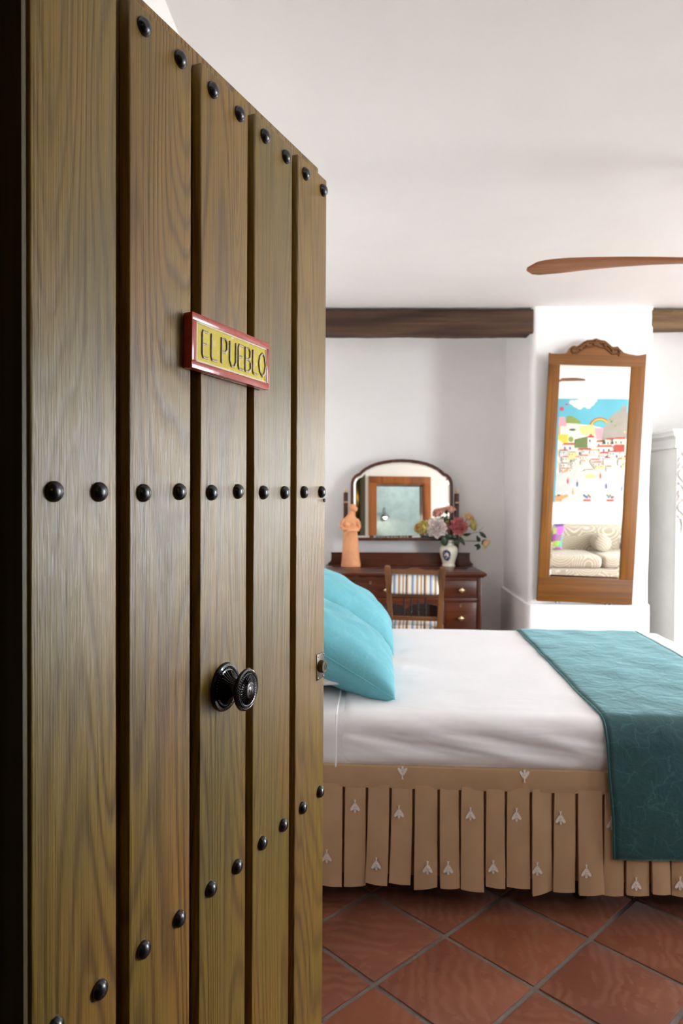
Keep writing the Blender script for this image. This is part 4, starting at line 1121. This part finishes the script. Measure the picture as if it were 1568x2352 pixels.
bm = bmesh.new(); A_ = dl(*F1(1000, 770), VY) - c9; B_ = dl(*F1(1240, 720), VY - .01) - c9; C_ = dl(*F1(1335, 630), VY - .01) - c9; tube(bm, [A_, B_, C_], [.0018, .0014, .001], 6); obj('twig', bm, M['stem'], t9)
#--SPLIT4--
# ------------------------------------------------------------------ long wall mirror on the pillar
WMY = YF - 0.026
def wm(px, py): return at_y(px, py, WMY)
bl, br, tl, tr = wm(1232.5, 1381), wm(1449, 1386.5), wm(1255.7, 812), wm(1476, 814)
mid_b, mid_t = (bl + br) / 2, (tl + tr) / 2
axis = (mid_t - mid_b); rot = math.atan2(axis.x, axis.z)
LEAN = rad(1.75)
wmo = bpy.data.objects.new('wall_mirror', None); COL.objects.link(wmo)
wmat = Matrix.Translation(mid_b) @ Matrix.Rotation(LEAN, 4, 'X') @ Matrix.Rotation(rot, 4, 'Y')
wmo.matrix_world = wmat; winv = wmat.inverted()
wn = (wmat.to_3x3() @ Vector((0, -1, 0))).normalized()
setp(wmo, 'tall walnut framed mirror with carved crest hanging on the white pillar', 'mirror')
def wl(px, py):
    p = winv @ hit(px, py, mid_b, wn); return p.x, p.z
def C4(x, y): return 1230 + x / 6.03, 760 + y / 6.03
W2 = ((tr - tl).length + (br - bl).length) / 4; HM = axis.length
gx0 = (wl(1281, 839)[0] + wl(1263, 1326)[0]) / 2; gx1 = (wl(1445, 841)[0] + wl(1425, 1327)[0]) / 2
gz0 = (wl(1263, 1326)[1] + wl(1425, 1328)[1]) / 2; gz1 = (wl(1281, 839)[1] + wl(1445, 841)[1]) / 2
crest = [(150, 303), (200, 318), (300, 324), (400, 315), (432, 298), (470, 240), (500, 214), (530, 210), (560, 220), (610, 190), (650, 158), (700, 131), (770, 125), (800, 116), (825, 107), (850, 116), (885, 128), (950, 140), (1000, 178), (1050, 224), (1085, 224), (1125, 218), (1150, 248), (1180, 275), (1208, 305), (1270, 325), (1380, 344), (1440, 340), (1480, 320)]
cr = [wl(*C4(x, y)) for x, y in crest]
cr[0] = (-W2, cr[0][1]); cr[-1] = (W2, cr[-1][1])
poly = [(-W2, gz1)] + cr + [(W2, gz1)]
bm = bmesh.new(); prism(bm, poly[::-1], -.016, .014, 0); obj('top_rail', bm, M['walnut_x'], wmo, 35)
for a, b in ((-W2, gx0), (gx1, W2)):
    box('stile', (a, -.016, gz0), (b, .014, gz1), M['walnut'], wmo, .002)
box('bottom_rail', (-W2, -.016, 0), (W2, .014, gz0), M['walnut_x'], wmo, .002)
bm = bmesh.new()
for x0, x1 in ((-1, 1),):
    pass
def along(i0, i1, off, r):
    pts = [(cr[i][0], -.018, cr[i][1] - off) for i in range(i0, i1)]; tube(bm, pts, r, 8)
along(6, 14, .020, .009); along(15, 23, .020, .009); along(6, 23, .050, .006)
for k, i in enumerate((6, 9, 11, 13, 14, 15, 17, 19, 22)):
    c = Vector((cr[i][0], -.018, cr[i][1] - .030)); bmesh.ops.create_uvsphere(bm, u_segments=12, v_segments=8, radius=1, matrix=Matrix.Translation(c) @ Matrix.Diagonal((.013, .008, .014 if k != 4 else .026, 1)))
obj('crest_carving', bm, M['walnut_x'], wmo, 60)
bm = bmesh.new(); q = [(gx0 - .004, gz0 - .004), (gx1 + .004, gz0 - .004), (gx1 + .004, gz1 + .004), (gx0 - .004, gz1 + .004)]; qi = inset(q, .018)
A_ = [bm.verts.new((x, -.004, z)) for x, z in q]; B_ = [bm.verts.new((x, -.0045, z)) for x, z in qi]
for i in range(4): bm.faces.new((A_[i - 1], A_[i], B_[i], B_[i - 1]))
bm.faces.new(B_); bm.normal_update(); obj('mirror_glass', bm, M['mirror'], wmo, 0)
bm = bmesh.new(); bx(bm, (gx0 - .01, .0, gz0 - .01), (gx1 + .01, .010, gz1 + .01)); obj('back_board', bm, M['walnut'], wmo)
for x in (-.19, -.165, .155, .185):
    bm = bmesh.new(); tube(bm, [(x, 0, .002), (x - .004, -.004, -.010)], .005, 8); obj('foot_screw', bm, M['iron'], wmo)
def refl(px, py, y=YN):                  # where the long mirror shows the near wall
    d = ray(px, py).normalized(); p = hit(px, py, mid_b + wn * .007, wn); d = d - wn * 2 * d.dot(wn)
    return p + d * ((y - p.y) / d.y)

# ------------------------------------------------------------------ armoire in the right alcove
AY = 5.03
ax0 = at_y(1551, 1100, AY).x
ar = empty('armoire', (ax0, AY, 0), rad(1.0), 'white painted armoire with carved pilasters and stepped cornice in the alcove', 'armoire')
AW, AD = 0.79, .56; AH = at_y(1553, 1030, AY).z
box('body', (0, .012, .06), (AW, AD, AH), M['armoire'], ar, .004)
box('plinth', (-.012, .0, 0), (AW + .012, AD, .06), M['armoire'], ar, .004)
bm = bmesh.new(); rings = []
zc = AH
for ins, z in ((0, 0), (-.010, .004), (-.012, .016), (-.004, .022), (-.004, .070), (-.014, .080), (-.030, .090), (-.034, .112), (-.040, .120), (-.040, .134)):
    rings.append([(ins, ins, zc + z), (AW - ins, ins, zc + z), (AW - ins, AD, zc + z), (ins, AD, zc + z)])
loft(bm, rings); obj('cornice', bm, M['armoire'], ar, 30)
for x in (.0, AW - .075):
    st = box('pilaster', (x, -.012, .06), (x + .075, .012, AH), M['armoire'], ar, .004)
    bm = bmesh.new(); cxp = x + .0375
    zz = AH - .03
    for k in range(4):
        s = 1 if k % 2 == 0 else -1
        pts = [(cxp + s * (.022 * math.sin(t * PI * 1.6)), -.016, zz - .11 * t) for t in [i / 12 for i in range(13)]]
        tube(bm, pts, [.010 - .005 * abs(.5 - i / 12) for i in range(13)], 8)
        bmesh.ops.create_uvsphere(bm, u_segments=12, v_segments=8, radius=1, matrix=Matrix.Translation((cxp - s * .012, -.014, zz - .055)) @ Matrix.Diagonal((.018, .012, .026, 1)))
        bmesh.ops.create_uvsphere(bm, u_segments=12, v_segments=8, radius=1, matrix=Matrix.Translation((cxp + s * .014, -.014, zz - .10)) @ Matrix.Diagonal((.015, .011, .014, 1)))
        zz -= .115
    tube(bm, [(cxp, -.014, zz), (cxp + .01, -.016, zz - .05), (cxp, -.014, zz - .10)], [.012, .008, .003], 8)
    obj('scroll_carving', bm, M['carving'], st, 60)
for k in (0, 1):
    x0 = .085 + k * (AW - .17) / 2; x1 = x0 + (AW - .17) / 2 - .006
    dd = box('armoire_door', (x0, -.006, .10), (x1, .014, AH - .02), M['armoire'], ar, .003)
    bm = bmesh.new(); q = [(x0 + .06, .18), (x1 - .06, .18), (x1 - .06, AH - .10), (x0 + .06, AH - .10)]; ringframe(bm, q, inset(q, .02), -.014, -.005); obj('panel_moulding', bm, M['armoire'], dd, 30)
    bm = bmesh.new(); lathe(bm, [(.006, -.006), (.006, -.02), (.014, -.026), (.012, -.036), (.001, -.04)], 16, 'Y', (x1 - .03 if k == 0 else x0 + .03, 0, 1.0)); obj('knob', bm, M['brass'], dd)

# ------------------------------------------------------------------ ceiling fan
tipL = hit(1212, 612, (0, 2.86, 0), Vector((0, 1, 0)))
FZ = tipL.z + .012
BLN = .82; hubp = Vector((tipL.x + BLN * .998, tipL.y - BLN * .055, 0))
fan = empty('ceiling_fan', (hubp.x, hubp.y, FZ), 0, 'wooden bladed ceiling fan hanging from the white ceiling', 'ceiling fan')
bm = bmesh.new(); lathe(bm, [(.075, ZC - FZ - .001), (.075, ZC - FZ - .02), (.06, ZC - FZ - .05), (.02, ZC - FZ - .07)], 32); obj('canopy', bm, M['fanmetal'], fan)
bm = bmesh.new(); lathe(bm, [(.012, .05), (.012, ZC - FZ - .06)], 16); obj('rod', bm, M['fanmetal'], fan)
bm = bmesh.new(); lathe(bm, [(.02, .09), (.07, .075), (.105, .045), (.11, .01), (.10, -.02), (.06, -.045), (.02, -.055), (.001, -.056)], 40); obj('motor', bm, M['fanmetal'], fan)
bm = bmesh.new(); rings = []
for i in range(25):
    t = i / 24; r = .10 + (BLN - .10) * t
    w = .018 + .046 * min(1, t * 1.25) ** 1.3
    if t > .9: w *= math.sqrt(max(0.02, 1 - ((t - .9) / .102) ** 2))
    th = .014 - .005 * t; pit = rad(9 + 1 * t); dz = -.004 - .012 * t + .010 * math.sin(t * PI)
    ring = []
    for k in range(14):
        a = 2 * PI * k / 14; yy, zz = w * math.cos(a), th * .5 * math.sin(a)
        ring.append((r, yy * math.cos(pit) - zz * math.sin(pit) - .02 * t * t, yy * math.sin(pit) + zz * math.cos(pit) + dz))
    rings.append(ring)
loft(bm, rings); bmesh.ops.recalc_face_normals(bm, faces=bm.faces)
bl_me = bpy.data.meshes.new('blade'); bm.to_mesh(bl_me); bm.free(); bl_me.materials.append(M['fanwood']); finish(bl_me, 50)
fa = math.atan2(tipL.y - hubp.y, tipL.x - hubp.x)
for k in range(3): inst('blade', bl_me, fan, (0, 0, 0), (0, 0, fa + k * PI * 2 / 3))

# ------------------------------------------------------------------ seen only in the mirrors: painting, sofa, lamps
def rp(x, y):
    p = refl(*C4(x, y)); return p
ptl, pbr = rp(150, 945), rp(1500, 2360)
px_lo, px_hi = min(ptl.x, pbr.x) - .25, min(3.55, max(ptl.x, pbr.x) + .35)
pz1 = (rp(300, 970).z + rp(1280, 915).z) / 2; pz0 = (refl(1275, 1152).z + refl(1430, 1150).z) / 2
pt = empty('village_painting', ((px_lo + px_hi) / 2, YN + .004, pz0), 0, 'large naive painting of a white village under blue sky, seen in the long mirror', 'painting')
pcx = (px_lo + px_hi) / 2
box('canvas', (px_lo - pcx, 0, 0), (px_hi - pcx, .022, pz1 - pz0), simple('painted_sky', srgb(92, 172, 196), .7, .08, 3), pt)
PM = {k: simple('paint_' + k, sc(c, .72), .7, .06, 12) for k, c in dict(cloud=srgb(246, 246, 246), pink=srgb(238, 178, 196), green=srgb(150, 172, 92), yellow=srgb(240, 222, 90), paleyellow=srgb(244, 232, 160), rock=srgb(176, 172, 166), dark=srgb(60, 70, 66), white=srgb(248, 244, 238), red=srgb(196, 88, 78), blue=srgb(84, 112, 176), square=srgb(222, 228, 230), orange=srgb(244, 176, 120), heart=srgb(214, 84, 120), olive=srgb(118, 138, 84), tree=srgb(54, 96, 78)).items()}
pk = list(PM)
pbm = bmesh.new(); lay = [0]
def paint(pts, mat, px=False, world=None):
    lay[0] += 1; y = .0222 + .00006 * lay[0]
    vs = []
    for a in (world or pts):
        if world: x, z = a
        else:
            p = refl(*a) if px else rp(*a); x, z = p.x - pcx, p.z - pz0
        x = min(max(x, px_lo - pcx + .001), px_hi - pcx - .001); z = min(max(z, .001), pz1 - pz0 - .001)
        vs.append(pbm.verts.new((x, y, z)))
    f = pbm.faces.new(vs); f.material_index = pk.index(mat)
    f.normal_update()
    if f.normal.y < 0: f.normal_flip()
def circ(x, y, rx, ry, mat, n=14): paint([(x + rx * math.cos(2 * PI * k / n), y + ry * math.sin(2 * PI * k / n)) for k in range(n)], mat)
for x, y, r in ((500, 990, 45), (570, 1010, 75), (650, 990, 95), (740, 1000, 70), (790, 960, 55), (600, 1060, 40), (720, 1050, 40)): circ(x, y, r, r * .75, 'cloud')
paint([(60, 2400), (60, 1300), (270, 1250), (420, 1270), (560, 1290), (760, 1310), (900, 1340), (1300, 1400), (1700, 1350), (1700, 2400)], 'white')
paint([(100, 1320), (100, 1210), (280, 1200), (390, 1190), (415, 1270), (420, 1320)], 'pink'); paint([(410, 1280), (420, 1180), (490, 1178), (560, 1220), (620, 1265), (600, 1290)], 'green')
circ(350, 1080, 34, 30, 'heart'); circ(420, 1020, 20, 14, 'heart')
for k, (r, m_) in enumerate(((150, 'red'), (132, 'yellow'), (116, 'green'))):
    paint([(880 + r * math.cos(a), 1340 + r * .95 * math.sin(a)) for a in [PI + PI * i / 16 for i in range(17)]] + [(880 + (r - 18) * math.cos(a), 1340 + (r - 18) * .95 * math.sin(a)) for a in [2 * PI - PI * i / 16 for i in range(17)]], m_)
paint([(590, 1320), (780, 1300), (820, 1350), (820, 1440), (640, 1440), (590, 1380)], 'paleyellow'); paint([(800, 1350), (950, 1340), (950, 1500), (830, 1500)], 'pink')
paint([(900, 1500), (930, 1340), (1000, 1220), (1060, 1150), (1160, 1100), (1190, 1030), (1240, 1040), (1300, 1060), (1500, 1050), (1650, 1150), (1700, 1500)], 'rock')
rg = random.Random(11)
for k in range(16): circ(rg.uniform(980, 1600), rg.uniform(1180, 1440), 16, 16, rg.choice(['olive', 'green', 'dark', 'yellow']), 8)
paint([(100, 1420), (330, 1310), (330, 1480), (100, 1500)], 'orange'); paint([(270, 1440), (440, 1430), (440, 1550), (380, 1560), (270, 1480)], 'yellow')
paint([(530, 1500), (720, 1460), (720, 1620), (520, 1620)], 'olive'); circ(480, 1500, 36, 40, 'green')
circ(500, 1370, 50, 16, 'tree'); 
def house(x, y, w, h, roof='red', wins=True):
    paint([(x, y), (x + w, y), (x + w, y + h), (x, y + h)], 'white'); paint([(x - 6, y), (x + w * .1, y - 26), (x + w * .95, y - 30), (x + w + 6, y)], roof)
    if wins:
        for i in range(max(1, int(w // 70))):
            xx = x + 18 + i * 70; paint([(xx, y + 25), (xx + 26, y + 25), (xx + 26, y + 65), (xx, y + 65)], rg.choice(['blue', 'dark', 'blue', 'olive']))
house(365, 1580, 160, 160); house(710, 1480, 90, 160); paint([(700, 1480), (755, 1420), (805, 1480)], 'red')
for x, y, w, h in ((570, 1650, 190, 180), (830, 1540, 120, 90), (960, 1510, 120, 80), (1070, 1500, 180, 90), (830, 1610, 220, 90), (870, 1700, 160, 110), (1080, 1690, 260, 200), (1060, 1600, 240, 90), (1320, 1560, 200, 180), (1340, 1760, 240, 200), (120, 1560, 140, 160), (100, 1760, 150, 220), (450, 1760, 180, 120)): house(x, y, w, h)
rh = random.Random(21)
for k in range(34):
    x, y = rh.uniform(100, 1480), rh.uniform(1640, 1930); w, h = rh.uniform(50, 130), rh.uniform(40, 90)
    paint([(x - 4, y - 4), (x + w + 4, y - 4), (x + w + 4, y + h + 4), (x - 4, y + h + 4)], 'rock'); paint([(x, y), (x + w, y), (x + w, y + h), (x, y + h)], rh.choice(['white', 'white', 'cloud', 'square', 'paleyellow']))
    paint([(x - 4, y), (x + w * .15, y - 16), (x + w * .9, y - 18), (x + w + 4, y)], rh.choice(['red', 'red', 'orange', 'rock']))
    for q in range(int(w // 40)): paint([(x + 10 + q * 36, y + 14), (x + 24 + q * 36, y + 14), (x + 24 + q * 36, y + 36), (x + 10 + q * 36, y + 36)], rh.choice(['blue', 'dark', 'rock', 'olive']))
paint([(1060, 1600), (1300, 1590), (1300, 1670), (1090, 1680)], 'red')
for x in (935, 1045): paint([(x - 22, 1570), (x, 1480), (x + 22, 1570)], 'tree')
paint([(100, 2400), (100, 2050), (300, 1960), (700, 1940), (1080, 1950), (1300, 2000), (1650, 2000), (1650, 2400)], 'square')
paint([(345, 1960), (445, 1900), (440, 1940), (350, 1970)], 'orange')
paint([(1180, 2030), (1300, 2060), (1480, 2060), (1480, 2120), (1250, 2120)], 'orange'); paint([(1205, 2035), (1300, 2062), (1480, 2062), (1480, 2095), (1255, 2095)], 'paleyellow')
circ(740, 2010, 80, 30, 'paleyellow')
for (x, y, m_) in ((430, 2080, 'heart'), (560, 2120, 'blue'), (960, 2150, 'blue'), (880, 2010, 'red'), (500, 2230, 'orange'), (1180, 2190, 'blue'), (1400, 2180, 'heart'), (200, 2150, 'blue')):
    circ(x, y, 14, 40, m_, 8); circ(x, y - 48, 9, 11, 'orange', 8)
for x in (640, 960, 1360, 240):
    paint([(x, 2330), (x + 110, 2330), (x + 100, 2360), (x + 10, 2360)], 'red')
    for k in range(5): circ(x + 15 + k * 20, 2305 - rg.uniform(0, 30), 14, 18, rg.choice(['olive', 'tree', 'heart', 'blue']), 8)
paint([(100, 2400), (100, 2330), (420, 2260), (440, 2290), (300, 2360)], 'orange')
me = bpy.data.meshes.new('painted_scene'); pbm.to_mesh(me); pbm.free()
for k in pk: me.materials.append(PM[k])
o = bpy.data.objects.new('painted_scene', me); COL.objects.link(o); o.parent = pt; o['kind'] = 'stuff'

sfx0, sfx1 = px_lo - .15, 3.62
sf = empty('sofa', ((sfx0 + sfx1) / 2, YN + .02, 0), 0, 'beige sofa with white swirl pattern below the painting, seen in the long mirror', 'sofa')
hw = (sfx1 - sfx0) / 2
bm = bmesh.new(); rbox(bm, (-hw, .0, .05), (hw, .85, .30), .03, (20, 10, 4)); obj('base', bm, M['swirl'], sf, 60)
bm = bmesh.new(); rbox(bm, (-hw + .02, .0, .30), (hw - .02, .26, .73), .07, (24, 4, 6)); obj('backrest', bm, M['swirl'], sf, 60)
for k in (0, 1):
    x0 = -hw + .16 + k * (hw - .16); bm = bmesh.new(); rbox(bm, (x0 + .004, .262, .302), (x0 + hw - .164, .86, .44), .045, (14, 8, 3)); obj('seat_cushion', bm, M['swirl'], sf, 60)
for s in (-1, 1):
    bm = bmesh.new(); x0 = s * hw - (.08 if s > 0 else -.0); rbox(bm, (min(s * hw, s * (hw - .15)), .0, .302), (max(s * hw, s * (hw - .15)), .84, .60), .05, (4, 10, 4)); obj('arm', bm, M['swirl'], sf, 60)
for x in (-hw + .1, hw - .1):
    for y in (.08, .76): box('leg', (x - .025, y - .025, 0), (x + .025, y + .025, .05), M['ebon'], sf)
def sofa_cushion(name, label, cat, x, y, z, w, l, t, mat, el, rz=0.0, seed=1):
    e = bpy.data.objects.new(name, None); COL.objects.link(e); e.matrix_world = Matrix.Translation((x, y, z)) @ Matrix.Rotation(rz, 4, 'Z') @ Matrix.Rotation(el, 4, 'X'); setp(e, label, cat)
    obj('cover', pillow_bm(w, l, t, seed, 20, .004), mat, e, 60)
pc = refl(1378, 1250, YN + .42)
bm = bmesh.new(); lathe(bm, [(.001, -.12), (.07, -.118), (.095, -.10), (.10, -.06), (.10, .06), (.095, .10), (.07, .118), (.001, .12)], 32, 'Y')
o = obj('round_bolster', bm, M['swirl']); o.location = (pc.x, YN + .43, .445 + .10); setp(o, 'round beige swirl bolster on the sofa seat', 'cushion')
def patch_mat():
    t = NT('patchwork'); v = t.coord('Object', (9, 9, 9)); vo = t.n('ShaderNodeTexVoronoi', distance='CHEBYCHEV'); t.l(v, vo.inputs['Vector']); vo.inputs['Scale'].default_value = 1.2; vo.inputs['Randomness'].default_value = .3
    hs = t.n('ShaderNodeHueSaturation'); t.l(vo.outputs['Color'], hs.inputs['Color']); hs.inputs['Saturation'].default_value = .9; hs.inputs['Value'].default_value = .7
    return t.out(hs.outputs[0], .85)
M['patch'] = patch_mat()
pc = refl(1278, 1240, YN + .42)
sofa_cushion('patchwork_cushion', 'bright patchwork cushion standing on the sofa', 'cushion', pc.x - .09, YN + .42, .445 + .165, .34, .34, .12, M['patch'], rad(72), 0, 4)

# hall lamp (warm glow in the dark doorway of the mirror) and bathroom gooseneck lamp, plus an added unseen fill light
hl = empty('hall_lamp', (.47, -.62, 1.90), 0, 'small warm hall wall lamp glowing in the dark doorway of the mirror', 'lamp')
bm = bmesh.new(); lathe(bm, [(.03, 0), (.03, .012)], 16, 'X', (.078, 0, 0)); tube(bm, [(.085, 0, 0), (.03, 0, -.02), (0, 0, .0)], .006, 8); obj('bracket', bm, M['iron'], hl)
bm = bmesh.new(); lathe(bm, [(.012, -.05), (.03, -.04), (.04, .0), (.03, .06), (.012, .08)], 20, 'Z', (0, 0, .05)); obj('shade', bm, M['bulb_warm'], hl)
bl_ = empty('gooseneck_lamp', (1.14, -1.615, 1.70), 0, 'grey gooseneck wall lamp in the bathroom, seen in the dressing mirror', 'lamp')
bm = bmesh.new(); lathe(bm, [(.05, 0), (.05, .015), (.01, .03)], 20, 'Y', (0, 0, 0)); obj('wall_plate', bm, M['fanmetal'], bl_)
bm = bmesh.new(); tube(bm, [(0, .02 + .16 * (1 - math.cos(t * PI)), .18 * math.sin(t * PI) - .0 * t) for t in [i / 14 for i in range(13)]], .009, 8); obj('arm', bm, M['fanmetal'], bl_)
bm = bmesh.new(); lathe(bm, [(.018, .06), (.03, .04), (.09, -.02), (.095, -.03), (.088, -.028), (.02, .03)], 24, 'Z', (0, .33, .02)); obj('lamp_shade', bm, M['fanmetal'], bl_)
bm = bmesh.new(); bmesh.ops.create_uvsphere(bm, u_segments=16, v_segments=12, radius=.028, matrix=Matrix.Translation((0, .33, -.005))); obj('bulb', bm, M['bulb'], bl_)
l = bpy.data.lights.new('bathroom_fill', 'POINT'); l.energy = 16; l.color = (.9, .96, 1); l.shadow_soft_size = .12  # added fill light without a fixture, brightens the bathroom
o = bpy.data.objects.new('bathroom_fill', l); COL.objects.link(o); o.location = (1.5, -.5, 2.45)
